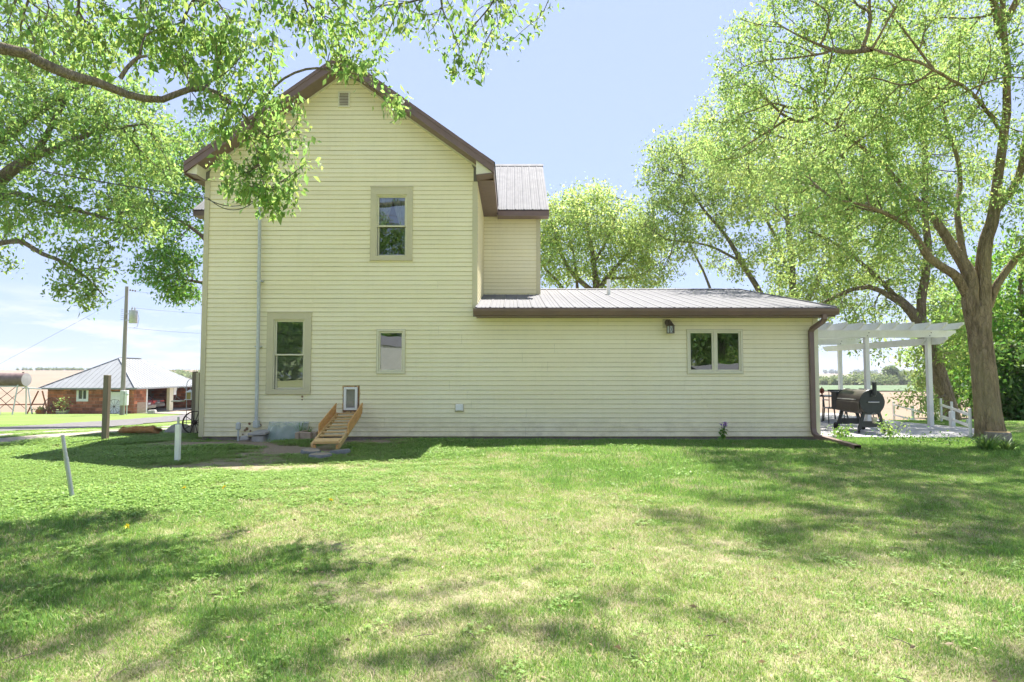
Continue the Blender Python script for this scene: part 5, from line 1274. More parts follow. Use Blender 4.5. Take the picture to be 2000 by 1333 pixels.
def frusta(A, B, ra, rb_, n=5):
    """tapered twig segments A->B as one array of quads"""
    m = len(A); D = _norm(B - A); ref = np.where(np.abs(D[:, 2:3]) > .9, np.array([[1., 0, 0]]), np.array([[0, 0, 1.]]))
    U = _norm(np.cross(D, ref)); Vv = np.cross(D, U); ang = np.arange(n) * 2 * np.pi / n
    ring = U[:, None, :] * np.cos(ang)[None, :, None] + Vv[:, None, :] * np.sin(ang)[None, :, None]
    V = np.concatenate([A[:, None] + ring * ra[:, None, None], B[:, None] + ring * rb_[:, None, None]], 1).reshape(-1, 3)
    k = np.arange(n); q = np.stack([k, (k + 1) % n, n + (k + 1) % n, n + k], 1)
    Fc = (np.arange(m)[:, None, None] * 2 * n + q[None]).ravel(); return V, Fc
def bark_tube(mb, S, seed, scale=1.0):
    n = 26; r = np.random.default_rng(seed); ph = r.random(6) * 6.28; P = [Vector(s[:3]) for s in S]; ref = None; b0 = len(mb.v)
    for i, p in enumerate(P):
        d = (P[min(i + 1, len(P) - 1)] - P[max(i - 1, 0)]).normalized()
        if ref is None: ref = d.orthogonal().normalized()
        ref = (ref - d * ref.dot(d)).normalized(); bb = d.cross(ref); rad = float(S[i][3]) * scale
        for k in range(n):
            a = 2 * math.pi * k / n
            f = 1 + .05 * math.sin(3 * a + ph[0] + i * .11) + .035 * math.sin(5 * a + ph[1] - i * .17) + .03 * math.sin(11 * a + ph[2] + .6 * math.sin(i * .5)) + .03 * (r.random() - .5)
            mb.v.append(tuple(p + (ref * math.cos(a) + bb * math.sin(a)) * rad * f))
        if i:
            for k in range(n): mb.f.append((b0 + (i - 1) * n + k, b0 + (i - 1) * n + (k + 1) % n, b0 + i * n + (k + 1) % n, b0 + i * n + k)); mb.m.append(0)
def tree(name, label, loc, limbs, blobs, n_tips, leaves_per, leaf, lmat, bmat, seed, spread=.22, group=None, tipr=.006, expo=.46, step=.3, reach=.3, droop=.35, aspect=.5, bare=0, keep=None, cat='tree', skip=None, limb=1.0):
    """limbs: list of [(x,y,z,r),...] drawn as smooth tapered tubes; blobs: [(cx,cy,cz,rx,ry,rz,weight)] that the twigs grow out to fill"""
    r = np.random.default_rng(seed); t = thing(name, label, cat, loc, group)
    nodes = []; par = []; fixed = []
    mb = MB()
    for li, lb in enumerate(limbs):
        S = spline(lb, step); wob = np.cumsum(r.normal(0, .012, (len(S), 3)), 0) * (S[:, 3:4] < .2)
        S[:, :3] += wob - np.linspace(0, 1, len(S))[:, None] * 0
        S[:, 3] *= limb
        if S[0, 3] > .12: bark_tube(mb, S if len(S) > 40 else spline(S, step * .55), seed + li)
        else: mb.tube([tuple(s[:3]) for s in S], [max(.008, float(s[3])) * (1 + .05 * math.sin(i * 1.9 + li)) for i, s in enumerate(S)], 10 if lb[0][3] > .08 else 6)
        prev = -1
        for k, s in enumerate(S):
            if s[3] < .24: nodes.append(s[:3]); par.append(prev); fixed.append(True); prev = len(nodes) - 1
    mb.build('trunk', bmat, t, smooth=True, fix=False)
    wt = np.array([b[6] for b in blobs], float); wt /= wt.sum()
    bi = r.choice(len(blobs), n_tips, p=wt); Bq = np.array([b[:6] for b in blobs])[bi]
    u = _norm(r.normal(0, 1, (n_tips, 3))) * (r.random((n_tips, 1)) ** .42)
    T = Bq[:, :3] + u * Bq[:, 3:6]
    if skip is not None: T = T[~skip(T)]
    nd = np.zeros((len(nodes) + n_tips * 14, 3)); nn = len(nodes); nd[:nn] = nodes; pr = list(par); pl = np.zeros(len(nd)); 
    d0 = np.min(np.linalg.norm(T[:, None] - nd[None, :nn:2], axis=2), axis=1)
    ntips = []
    for p in T[np.argsort(d0)]:
        d = np.linalg.norm(nd[:nn] - p, axis=1); j = int(np.argmin(d * (1 + .10 * r.random(nn)) + reach * pl[:nn]))
        a = nd[j]; L = d[j]; m = int(min(12, max(1, round(L / step)))); prev = j
        bow = r.normal(0, .06 * L, 3); bow[2] += .10 * L
        for k in range(1, m + 1):
            tt = k / m; q = a + (p - a) * tt + bow * math.sin(math.pi * tt) + r.normal(0, .02, 3)
            if nn >= len(nd): break
            nd[nn] = q; pr.append(prev); pl[nn] = pl[prev] + L / m; prev = nn; nn += 1
        ntips.append(prev)
    nd = nd[:nn]; pr = np.array(pr); cnt = np.zeros(nn); cnt[ntips] = 1
    for i in range(nn - 1, -1, -1):
        if pr[i] >= 0: cnt[pr[i]] += cnt[i]
    nf = len(nodes); rad = tipr * np.maximum(cnt, 1) ** expo
    # relax the kinks where twig runs meet
    main = np.full(nn, -1); best = np.zeros(nn)
    for i in range(nf, nn):
        if cnt[i] > best[pr[i]]: best[pr[i]] = cnt[i]; main[pr[i]] = i
    mv = np.array([i for i in range(nf, nn) if main[i] >= 0])
    for _ in range(4): nd[mv] = .4 * nd[mv] + .3 * nd[pr[mv]] + .3 * nd[main[mv]]
    idx = np.arange(nf, nn); A = nd[pr[idx]]; B = nd[idx]; ra = np.minimum(rad[pr[idx]], rad[idx] * 1.35); V, Fc = frusta(A, B, ra, rad[idx], 5)
    np_mesh('branches', V, Fc, 4, bmat, t, smooth=True)
    thin = idx[cnt[idx] <= 7]
    k = r.poisson(leaves_per * np.where(cnt[thin] <= 2, 1.25, .7)); src = np.repeat(thin, k)
    P = nd[src] + r.normal(0, spread, (len(src), 3)) * np.array([1, 1, .8]); P[:, 2] -= spread * .35
    if skip is not None: P = P[~skip(P)]
    leaves_mesh('crown', P, leaf, lmat, t, r, droop, aspect)
    return t
def lim(*pts):
    """limb given as photo pixels at a depth: (px,py,Y,r)"""
    return [(*at(px, py, Y), r_) for px, py, Y, r_ in pts]
def blob(px, py, Y, rx, ry, rz, w=1.0):
    p = at(px, py, Y); return (p.x, p.y, p.z, rx, ry, rz, w)

# T1: the big tree at the right, forked above head height
Y = 13.2
base = (ax(1930, Y, 855), Y, 0.0)
L = [lim((1937, 905, Y, .50), (1934, 872, Y, .42), (1932, 845, Y, .345), (1927, 800, Y, .30), (1922, 740, Y, .285), (1916, 680, Y, .275), (1911, 630, Y, .27), (1905, 600, Y, .24)),
     lim((1908, 640, Y, .23), (1896, 590, Y, .20), (1889, 531, Y, .17), (1866, 490, Y + .1, .135), (1835, 441, Y + .2, .11), (1806, 408, Y + .3, .09), (1750, 350, Y + .6, .065), (1690, 290, Y + .9, .045), (1600, 225, Y + 1.2, .025)),
     lim((1890, 575, Y, .13), (1868, 540, Y - .1, .12), (1849, 527, Y - .2, .11), (1817, 500, Y - .3, .10), (1800, 470, Y - .4, .08), (1770, 435, Y - .6, .06), (1700, 400, Y - .9, .04), (1620, 380, Y - 1.2, .02)),
     lim((1884, 515, Y, .09), (1876, 468, Y + .2, .085), (1871, 405, Y + .5, .075), (1876, 342, Y + .8, .06), (1850, 240, Y + 1, .05), (1830, 150, Y + 1.2, .035), (1800, 40, Y + 1.4, .02)),
     lim((1918, 640, Y, .21), (1921, 585, Y, .19), (1925, 495, Y, .165), (1943, 418, Y, .14), (1952, 337, Y, .115), (1966, 225, Y - .2, .095), (1970, 135, Y - .4, .08), (1962, 0, Y - .6, .06), (1950, -160, Y - .7, .03)),
     lim((1945, 415, Y, .10), (1988, 351, Y - .2, .095), (2010, 240, Y - .5, .08), (2060, 100, Y - .8, .05), (2120, -60, Y - 1, .03)),
     lim((1930, 600, Y, .11), (1944, 556, Y - .1, .10), (1988, 495, Y - .3, .085), (2060, 420, Y - .6, .06), (2160, 330, Y - 1, .03)),
     [(10.5, 12.6, 8.6, .10), (9.6, 11.9, 10.4, .07), (8.6, 11.8, 12.6, .03)], [(10.7, 12.7, 9.0, .09), (11.4, 11.6, 11.4, .06), (11.8, 11.2, 13.6, .03)],
     lim((1960, 270, Y - .2, .05), (1900, 190, Y - 1, .045), (1800, 130, Y - 1.8, .03), (1680, 90, Y - 2.4, .015))]
tree('maple_tree', 'tall forked tree with olive bark standing at the right behind the lawn', base, L,
     [blob(1640, 250, 13.8, 1.9, 1.7, 1.7, 1.5), blob(1480, 190, 13.6, 1.2, 1.4, 1.2, .7), blob(1560, 90, 13.0, 1.8, 1.7, 1.4, 1.2), blob(1780, 180, 13.2, 2.0, 1.8, 1.8, 1.5), blob(1900, 60, 12.6, 2.0, 2.2, 2.0, 1.3), blob(1740, 400, 13.0, 1.3, 1.2, 1.0, .8), blob(1600, 370, 12.6, 1.2, 1.2, .8, .6), blob(2050, 250, 12.4, 1.8, 1.8, 2.0, 1.0), blob(1690, 20, 11.8, 1.6, 1.8, 1.4, .8), blob(2060, 430, 12.4, 1.2, 1.2, 1.2, .4), blob(1420, 290, 14.0, .7, .8, .7, .25), (6.5, 11.5, 11.2, 2.0, 2.0, 1.3, 1.2), (9.5, 10.8, 11.6, 2.2, 2.0, 1.3, 1.6), (12.0, 11.5, 12.5, 2.2, 2.2, 1.6, 1.4), (8.0, 11.5, 13.6, 2.2, 1.9, 1.3, 1.4), (5.0, 12.0, 13.0, 1.2, 1.5, .9, .5), (10.5, 9.8, 14.2, 2.0, 1.8, 1.3, 1.5), (12.5, 9.0, 12.0, 1.6, 1.6, 1.2, .9), (9.0, 8.6, 14.6, 1.7, 1.5, 1.0, .9), (6.2, 9.4, 14.4, 1.3, 1.2, .8, .5)],
     2200, 50, .070, 'leaf_ash', 'bark_olive', 21, spread=.135, step=.26, aspect=.42, limb=.80)
# T2: leaning tree behind the pergola
Y = 20.0
L = [lim((1872, 870, Y, .42), (1864, 830, Y, .40), (1846, 770, Y, .38), (1828, 710, Y, .36), (1806, 650, Y, .33), (1780, 610, Y, .26), (1750, 580, Y + .2, .20)),
     lim((1800, 640, Y, .24), (1800, 580, Y, .22), (1812, 500, Y, .19), (1806, 400, Y, .16), (1804, 266, Y, .13), (1759, 225, Y, .11), (1700, 180, Y, .085), (1655, 148, Y, .06), (1600, 90, Y, .03)),
     lim((1770, 600, Y, .17), (1700, 560, Y + .3, .13), (1640, 575, Y + .5, .11), (1580, 600, Y + .6, .08), (1500, 590, Y + .8, .04)),
     lim((1815, 430, Y, .11), (1718, 346, Y, .10), (1650, 310, Y, .085), (1590, 285, Y, .07), (1500, 262, Y, .05), (1420, 210, Y, .03)),
     lim((1760, 590, Y + .2, .14), (1690, 520, Y + .5, .11), (1620, 470, Y + .8, .07), (1540, 440, Y + 1, .03)),
     lim((1804, 270, Y, .09), (1795, 200, Y, .08), (1770, 120, Y, .07), (1760, 20, Y, .04)),
     lim((1826, 720, Y, .12), (1850, 690, Y + .4, .12), (1870, 700, Y + .5, .09)), lim((1700, 352, Y, .08), (1690, 290, Y, .06), (1645, 195, Y, .03))]
tree('leaning_tree', 'old leaning tree with grey-brown trunk growing behind the pergola', (ax(1868, Y, 850), Y, gz(14.5, Y)), L,
     [blob(1600, 330, 20, 2.6, 2.4, 2.2, 1.4), blob(1450, 260, 20, 2.0, 2, 1.6, .8), blob(1720, 250, 20, 2.5, 2.4, 2.2, 1.2), blob(1640, 480, 20.5, 2.4, 2.2, 1.4, 1.0), blob(1760, 520, 20.5, 1.6, 1.6, 1.2, .6), blob(1560, 590, 20.6, 2.0, 1.6, .7, .35), blob(1700, 640, 21, 1.8, 1.2, 1.0, .25), blob(1830, 380, 20.5, 1.6, 2, 2, .8), blob(1800, 90, 20, 2.6, 2.4, 2.0, .9), blob(1860, 640, 19.2, .8, .8, 1.2, .25), blob(1800, 780, 19.0, .7, .5, .5, .12)],
     1150, 46, .092, 'leaf_yellow', 'bark_brown', 22, spread=.18, step=.34, aspect=.45, limb=.62)
# T3: many-stemmed tree beyond the wing
Y = 30
L = [lim((1575, 640, Y, .30), (1551, 585, Y, .27), (1545, 495, Y, .20), (1538, 405, Y, .13), (1530, 320, Y, .05)), lim((1500, 620, Y, .24), (1484, 572, Y, .2), (1448, 513, Y, .16), (1416, 459, Y, .12), (1371, 405, Y, .08), (1330, 340, Y, .03)),
     lim((1565, 610, Y, .2), (1590, 560, Y, .17), (1615, 517, Y, .14), (1678, 441, Y, .10), (1730, 380, Y, .04)), lim((1545, 540, Y, .14), (1505, 450, Y, .11), (1470, 390, Y, .08), (1450, 320, Y, .03)), lim((1448, 513, Y, .10), (1380, 480, Y, .08), (1300, 470, Y, .05), (1260, 440, Y, .02)),
     lim((1400, 600, Y, .10), (1375, 530, Y, .08), (1340, 460, Y, .05), (1330, 420, Y, .02)), lim((1590, 570, Y, .10), (1650, 545, Y, .08), (1720, 520, Y, .03))]
tree('spreading_tree', 'loose pale green many-stemmed tree rising beyond the wing roof', (ax(1545, Y), Y, gz(14, Y)), L,
     [blob(1400, 380, 30, 3.6, 3, 2.4, 1.3), blob(1330, 330, 30, 2.2, 2.2, 2.2, .8), blob(1520, 330, 30, 3.4, 3, 2.6, 1.2), blob(1640, 420, 30, 3.2, 3, 2.6, 1), blob(1300, 450, 30, 2.2, 2.5, 1.6, .6), blob(1470, 500, 30, 2.6, 2.5, 1.4, .45), blob(1620, 560, 30, 3, 2.2, 1.4, .5), blob(1280, 530, 31, 1.2, 2, 1.2, .2)],
     1000, 46, .125, 'leaf_yellow', 'bark_grey', 23, spread=.25, step=.5, tipr=.008, aspect=.5, limb=.72)
# T4: rounded tree between the cross gable and the wing roof
Y = 33
L = [lim((1165, 650, Y, .34), (1165, 570, Y, .28), (1160, 520, Y, .2), (1150, 460, Y, .12), (1140, 400, Y, .05)), lim((1165, 575, Y, .2), (1185, 540, Y, .16), (1230, 490, Y, .1), (1260, 430, Y, .04)), lim((1160, 570, Y, .2), (1120, 535, Y, .15), (1090, 480, Y, .1), (1075, 420, Y, .04)), lim((1110, 600, Y, .16), (1095, 560, Y, .14), (1060, 520, Y, .08), (1040, 480, Y, .03)), lim((1180, 545, Y, .12), (1240, 540, Y, .08), (1290, 520, Y, .03)), lim((1160, 515, Y, .1), (1195, 450, Y, .08), (1210, 390, Y, .03)), lim((1130, 590, Y, .15), (1128, 540, Y, .1), (1118, 470, Y, .05))]
tree('rounded_tree', 'dense rounded bright green tree between cross gable and wing roof', (ax(1165, Y), Y, gz(4, Y)), L,
     [blob(1150, 440, 33, 2.9, 2.6, 2.0, 1.5), blob(1085, 430, 33, 1.9, 2, 1.9, 1), blob(1225, 455, 33, 1.9, 2, 1.8, 1), blob(1150, 395, 33, 1.6, 1.8, 1.2, .6), blob(1100, 510, 33, 2.2, 2.2, 1.3, .8), blob(1220, 530, 33, 2.1, 2, 1.1, .7), blob(1260, 480, 33, 1.2, 1.5, 1.3, .4), blob(1040, 480, 33, 2, 2, 2, .6)],
     900, 34, .125, 'leaf_light', 'bark_brown', 24, spread=.3, step=.45, tipr=.008, aspect=.55, limb=.75)
def lim5(*pts): return lim(*[(a, b, c * .86, d) for a, b, c, d in pts])
def blob5(px, py, Y, *k): return blob(px, py, Y * .86, *k)
# T5: overhanging tree: trunk out of frame at the left, long limb across the top left, sprays hanging into the picture
Y = 7.6
L = [[(-9.6, 4.2, -.2, .46), (-9.5, 4.25, .6, .40), (-9.3, 4.4, 2.2, .36), (-9.0, 4.8, 3.8, .34), (-8.6, 5.2, 5.0, .30)],
     [(-8.7, 5.1, 4.6, .2), (-7.9, 6.2, 5.3, .15)] + lim5((0, 78, 7.4, .075), (70, 100, 7.6, .07), (130, 125, 7.8, .068), (200, 145, 8.0, .06), (260, 172, 8.2, .052), (320, 180, 8.4, .046), (375, 162, 8.6, .042), (430, 170, 8.8, .034), (480, 215, 9.0, .026), (530, 270, 9.1, .018)),
     lim5((240, 155, 8.1, .03), (262, 120, 8.1, .026), (282, 112, 8.1, .018)), lim5((375, 165, 8.6, .026), (420, 190, 8.7, .022), (470, 230, 8.8, .016), (500, 300, 8.8, .012), (520, 370, 8.8, .008)),
     [(-8.8, 5.0, 4.4, .24), (-7.6, 6.0, 6.2, .18), (-5.6, 6.8, 7.0, .13), (-3.4, 7.2, 7.1, .09), (-1.8, 7.35, 7.0, .06), (-.6, 7.45, 6.8, .035), (.5, 7.5, 6.6, .015)],
     [(-8.9, 4.9, 4.2, .22), (-8.6, 5.6, 6.6, .17), (-7.4, 7.0, 8.6, .12), (-5.8, 9.2, 9.8, .07), (-4.6, 10.6, 10.2, .03)],
     [(-7.4, 7.0, 8.6, .10), (-5, 8.4, 10.6, .08), (-2.4, 9.2, 11.4, .05), (.6, 9.2, 11.5, .02)],
     [(-5.6, 6.8, 7.0, .10), (-4.4, 6.4, 8.4, .08), (-2.8, 5.8, 9.4, .05), (-1, 5.4, 9.6, .03)],
     [(-7.6, 6.0, 6.2, .09), (-6.4, 6.8, 6.3, .06), (-5.0, 7.4, 6.5, .035), (-4.0, 7.7, 6.5, .015)]]
tree('overhanging_tree', 'broad tree at the left whose long limb and drooping leaves hang before the gable', (-9.6, 4.2, 0), L,
     [blob5(100, 30, 8.7, 1.0, .6, .5, .6), blob5(280, 50, 8.9, 1.1, .6, .55, .8), blob5(420, 100, 9.0, .8, .6, .5, .75), blob5(470, 200, 8.9, .75, .6, .5, .6), blob5(545, 290, 9.0, .42, .45, .45, .42), blob5(510, 350, 8.9, .5, .4, .35, .34), blob5(450, 330, 8.9, .35, .35, .22, .16), blob5(545, 385, 9.0, .22, .25, .18, .14), blob5(180, 100, 8.8, 1.0, .5, .35, .3), blob5(30, 110, 8.6, .6, .5, .35, .16), blob5(350, 20, 8.8, 1.0, .9, .5, .7),
      blob5(560, 30, 8.8, .7, .7, .35, .35), blob5(690, 60, 8.6, .45, .5, .42, .30), blob5(700, 130, 8.6, .3, .3, .22, .10), blob5(765, 195, 8.7, .22, .3, .12, .06), blob5(900, 30, 8.6, .9, .6, .35, .36), blob5(900, 110, 8.6, .4, .4, .22, .12), blob5(1010, 40, 8.6, .4, .4, .3, .14), blob5(760, 10, 8.4, .8, .8, .3, .3),
      (-4.6, 7.2, 8.2, 1.6, 1.6, .8, .9), (-2.4, 7.4, 8.8, 1.5, 1.5, .7, .7), (-6.2, 7.8, 9.4, 1.6, 1.6, 1.0, .9), (-3.6, 6.0, 9.4, 1.8, 1.5, .8, .8), (-1.2, 6.2, 9.8, 1.2, 1.4, .7, .35), (-8.2, 6.0, 9.0, 1.8, 2.0, 1.6, .8), (-8.8, 3.2, 8.6, 2.6, 2.4, 1.8, .8), (-2.6, 8.9, 11.4, 1.9, 1.4, .9, .7), (.4, 9.2, 11.6, 1.5, 1.2, .7, .38), (2.6, 9.0, 11.0, .9, .9, .5, .16), (-5.4, 9.0, 12.2, 1.8, 1.6, 1.0, .6), (-1.0, 8.2, 10.6, 1.6, 1.2, .7, .6), (1.5, 8.0, 10.4, 1.2, 1.0, .6, .35), (-3.2, 8.4, 10.8, 1.5, 1.2, .8, .6)],
     2250, 10.5, .072, 'leaf_maple', 'bark_grey', 25, spread=.075, step=.15, tipr=.003, expo=.44, droop=.75, aspect=.5, limb=.82)
# T6: tree farther left, limbs reaching in from the frame edge
Y = 15
L = [[(-17.5, 15.0, gz(-17, 15) - .2, .42), (-17.2, 15, 1.5, .36), (-16.6, 15, 3.6, .32), (-15.8, 15, 5.0, .27)],
     [(-16.4, 15, 4.0, .24), (-14.4, 15, 5.0, .2)] + lim((0, 356, 15, .15), (45, 322, 15, .12), (110, 290, 15, .08), (190, 262, 15, .05), (280, 250, 15, .02)),
     [(-16.6, 15, 3.4, .16), (-14.5, 15, 4.2, .12)] + lim((0, 388, 14.8, .08), (90, 395, 14.8, .065), (160, 410, 14.8, .045), (230, 430, 14.8, .02)),
     [(-17, 15, 2.6, .14), (-15, 14.8, 3.3, .09)] + lim((0, 472, 14.6, .06), (80, 495, 14.6, .05), (150, 530, 14.6, .03), (200, 580, 14.6, .012)),
     [(-15.6, 15, 5.0, .2), (-14, 15.3, 6.8, .15), (-12.4, 15.6, 8.4, .10), (-11, 15.6, 9.4, .05)], lim((60, 318, 15, .08), (110, 230, 15.2, .06), (150, 170, 15.3, .03))]
tree('leafy_tree', 'tall leafy tree whose limbs reach in from the left edge', (-17.5, 15, gz(-17.5, 15)), L,
     [blob(120, 250, 15.2, 2.0, 1.8, 1.4, 1.5), blob(240, 310, 15.2, 1.5, 1.5, 1.0, .9), blob(60, 170, 15.4, 2.0, 1.8, 1.2, 1.0), blob(100, 400, 14.8, 1.6, 1.3, .7, .7), blob(230, 430, 14.8, 1.2, 1.2, .8, .55), blob(170, 520, 14.7, .8, .8, .8, .3), blob(150, 580, 14.7, .5, .6, .55, .14), blob(220, 210, 15.4, 1.4, 1.5, .9, .6), blob(-60, 430, 15, 1.5, 1.5, 1.5, .5), blob(300, 260, 15.3, 1.0, 1.2, .7, .35), blob(-20, 300, 15.4, 1.4, 1.8, 1.4, .6), blob(90, 60, 15.6, 2.4, 2, 1.5, .8)],
     900, 32, .095, 'leaf_maple', 'bark_grey', 26, spread=.17, step=.28, aspect=.45)
# T7: tree behind the left corner
Y = 25
L = [[(-13.2, Y, gz(-13, Y) - .2, .34), (-13.2, Y, 2, .3), (-13.1, Y, 4.4, .26), (-13.2, Y, 6.5, .18), (-13.6, Y, 8.6, .10), (-13.8, Y, 10.6, .04)][:0] or [(-10.9, Y, gz(-11, Y) - .2, .34), (-11.0, Y, 3, .28), (-11.6, Y, 6, .2), (-12.6, Y, 9, .12), (-13.2, Y, 11, .04)],
     [(-11.2, Y, 3.8, .14), (-12.4, Y, 5.0, .09), (-13.9, Y, 5.4, .03)], [(-11.5, Y, 5.4, .12), (-13, Y, 7.2, .08), (-14.6, Y, 8.2, .03)], [(-11.4, Y, 6, .12), (-10.2, Y, 8.6, .08), (-9.4, Y, 10.6, .03)]]
tree('corner_tree', 'full green tree rising behind the left corner of the farmhouse', (-10.9, Y, gz(-11, Y)), L,
     [blob(340, 330, 25, 1.9, 1.8, 1.6, 1.0), blob(350, 430, 25, 1.7, 1.8, 1.4, 1.0), blob(330, 520, 24.6, 1.2, 1.5, 1.0, .8), blob(300, 300, 25.5, 1.6, 1.8, 1.2, .6), blob(345, 560, 24.4, .8, 1, .6, .35), blob(390, 290, 25.5, 1.6, 2, 1.4, .6), blob(270, 400, 25.6, 1.2, 1.4, 1.2, .5)],
     550, 30, .13, 'leaf_deep', 'bark_brown', 27, spread=.22, step=.4, aspect=.48)
# T8: dense thicket trees at the right edge
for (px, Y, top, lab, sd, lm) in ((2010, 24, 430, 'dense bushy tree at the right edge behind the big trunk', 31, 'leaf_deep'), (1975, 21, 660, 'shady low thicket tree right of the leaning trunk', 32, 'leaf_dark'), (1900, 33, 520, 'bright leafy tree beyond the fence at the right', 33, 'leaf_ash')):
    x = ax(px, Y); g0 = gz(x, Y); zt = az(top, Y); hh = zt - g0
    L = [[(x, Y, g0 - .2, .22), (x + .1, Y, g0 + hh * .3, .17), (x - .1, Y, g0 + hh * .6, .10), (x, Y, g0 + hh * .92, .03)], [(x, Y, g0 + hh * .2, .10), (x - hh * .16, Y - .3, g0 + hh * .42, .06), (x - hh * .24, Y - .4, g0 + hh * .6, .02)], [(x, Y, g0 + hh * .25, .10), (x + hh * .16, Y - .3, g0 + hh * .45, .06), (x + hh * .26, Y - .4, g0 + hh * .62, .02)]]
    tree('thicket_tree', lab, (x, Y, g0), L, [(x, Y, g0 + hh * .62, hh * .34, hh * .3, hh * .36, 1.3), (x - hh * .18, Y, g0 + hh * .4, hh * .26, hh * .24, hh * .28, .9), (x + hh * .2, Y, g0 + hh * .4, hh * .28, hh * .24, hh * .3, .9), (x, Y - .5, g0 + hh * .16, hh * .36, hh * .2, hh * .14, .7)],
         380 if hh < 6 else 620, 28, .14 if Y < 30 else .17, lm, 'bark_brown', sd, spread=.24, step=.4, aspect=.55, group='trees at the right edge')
# trees behind the camera, seen only as reflections and by their shade
for (x, y, hh, sd, lab) in ((12.5, -27, 10, 41, 'leafy yard tree mirrored in the left pane of the paired window'), (19.5, -30, 11, 42, 'bushy yard tree mirrored in the right pane of the paired window'), (-15, -9, 12, 43, 'old yard tree mirrored in the tall window'), (-9, -33, 12, 44, 'high yard tree mirrored above the shed roof'), (-19.5, -19, 9, 45, 'low spreading yard tree added to darken the tall window bottom')):  # the low spreading one is added to darken the tall pane's lower reflection
    L = [[(x, y, -.2, .4), (x + .2, y, hh * .3, .3), (x - .2, y, hh * .6, .18), (x, y, hh * .9, .05)], [(x, y, hh * .3, .2), (x + hh * .2, y, hh * .55, .1), (x + hh * .3, y, hh * .7, .03)], [(x, y, hh * .33, .2), (x - hh * .2, y, hh * .55, .1), (x - hh * .3, y, hh * .72, .03)]]
    tree('yard_tree', lab, (x, y, 0), L, [(x, y, hh * .66, hh * .34, hh * .3, hh * .3, 1.2), (x + hh * .2, y, hh * .5, hh * .26, hh * .24, hh * .24, .8), (x - hh * .22, y, hh * .5, hh * .26, hh * .24, hh * .24, .8), (x, y + .5, hh * .3, hh * .24, hh * .2, hh * .16, .45)],
         400, 34, .26, 'leaf_maple', 'bark_grey', sd, spread=.35, step=.6, aspect=.55, group='yard trees behind the photographer')

# far woods: one mass each
def woods(name, label, xs, ys, hs, n, leaf, mat, seed):
    r = np.random.default_rng(seed); xs, ys, hs = map(np.array, (xs, ys, hs)); k = r.random(n) * (len(xs) - 1)
    ci = r.random(max(60, n // 170)) * (len(xs) - 1); cw = []
    idx = np.arange(len(xs)); cx = np.interp(ci, idx, xs); cyy = np.interp(ci, idx, ys) + r.normal(0, 8, len(ci)); ch = np.interp(ci, idx, hs) * r.uniform(.65, 1.12, len(ci))
    j = r.integers(0, len(ci), n); u = _norm(r.normal(0, 1, (n, 3))) * (r.random((n, 1)) ** .35)
    hh = ch[j]; P = np.stack([cx[j] + u[:, 0] * hh * .55, cyy[j] + u[:, 1] * hh * .5, hgt(cx[j], cyy[j]) + hh * .5 + u[:, 2] * hh * .52], 1)
    V, Fc = leaf_arrays(P, leaf, r, .1, .8); o = np_mesh(name, V, Fc, 3, mat); props(o, label, 'woods', kind='stuff'); return o
def gx(px, Y): return (px - 1000) / F * Y
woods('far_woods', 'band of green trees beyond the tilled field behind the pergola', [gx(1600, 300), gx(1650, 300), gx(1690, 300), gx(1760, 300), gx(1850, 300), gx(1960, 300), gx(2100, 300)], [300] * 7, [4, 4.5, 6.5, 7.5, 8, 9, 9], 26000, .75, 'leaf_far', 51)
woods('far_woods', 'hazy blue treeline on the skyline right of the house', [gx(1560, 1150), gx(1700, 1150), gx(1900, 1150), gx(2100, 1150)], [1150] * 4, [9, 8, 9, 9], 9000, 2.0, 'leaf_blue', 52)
woods('far_woods', 'unseen belt of trees added beyond the yard to darken the tall window', [-150, -80, -30, 20, 90], [-95, -85, -78, -85, -95], [9, 8, 8, 9, 9], 9000, .9, 'leaf_far', 55)  # unseen belt put in so the tall pane mirrors something darker
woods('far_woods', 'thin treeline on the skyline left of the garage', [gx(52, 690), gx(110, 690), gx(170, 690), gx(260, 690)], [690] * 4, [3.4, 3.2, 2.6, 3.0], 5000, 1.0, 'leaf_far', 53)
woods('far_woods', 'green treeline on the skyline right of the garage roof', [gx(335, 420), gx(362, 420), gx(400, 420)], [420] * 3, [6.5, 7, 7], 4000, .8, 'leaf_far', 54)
x, y = gx(1738, 296), 296
r_ = np.random.default_rng(8); u = _norm(r_.normal(0, 1, (3000, 3))) * (r_.random((3000, 1)) ** .4)
t = thing('field_tree', 'taller single tree standing out of the far green band', 'tree', (x, y, gz(x, y)))
MB().tube([(x, y, gz(x, y) - .2), (x, y, gz(x, y) + 6)], [.35, .2], 8).build('trunk', 'bark_brown', t)
leaves_mesh('crown', u * np.array([3.6, 3, 2.6]) + np.array([x, y, gz(x, y) + 6.8]), .7, 'leaf_far', t, r_, .1, .8)
for a in POTS: pot(*a)

# ------------------------------------------------------------------ small plants
def blades(name, c, n, h, w, spread, mat, parent, seed, arch=.6):
    """strap leaves arching out of a crown"""
    r = np.random.default_rng(seed); V = []; Fq = []
    for i in range(n):
        a = r.random() * 2 * np.pi; d = np.array([np.cos(a), np.sin(a), 0]); sd = np.array([-np.sin(a), np.cos(a), 0]) * w * r.uniform(.7, 1.2); L = h * r.uniform(.6, 1.15); o = np.array(c) + d * r.random() * spread * .35
        out = spread * r.uniform(.5, 1.2); m = 5; b = len(V)
        for k in range(m + 1):
            t = k / m; p = o + d * out * t ** 1.4 + np.array([0, 0, L * (t - arch * .55 * t ** 2.6)]); ww = sd * (1 - t) ** .6 * (1 if k < m else .05) * .5
            V += [p - ww, p + ww]
        for k in range(m): q = b + 2 * k; Fq += [q, q + 1, q + 3, q + 2]
    return np_mesh(name, np.array(V), np.array(Fq), 4, mat, parent)
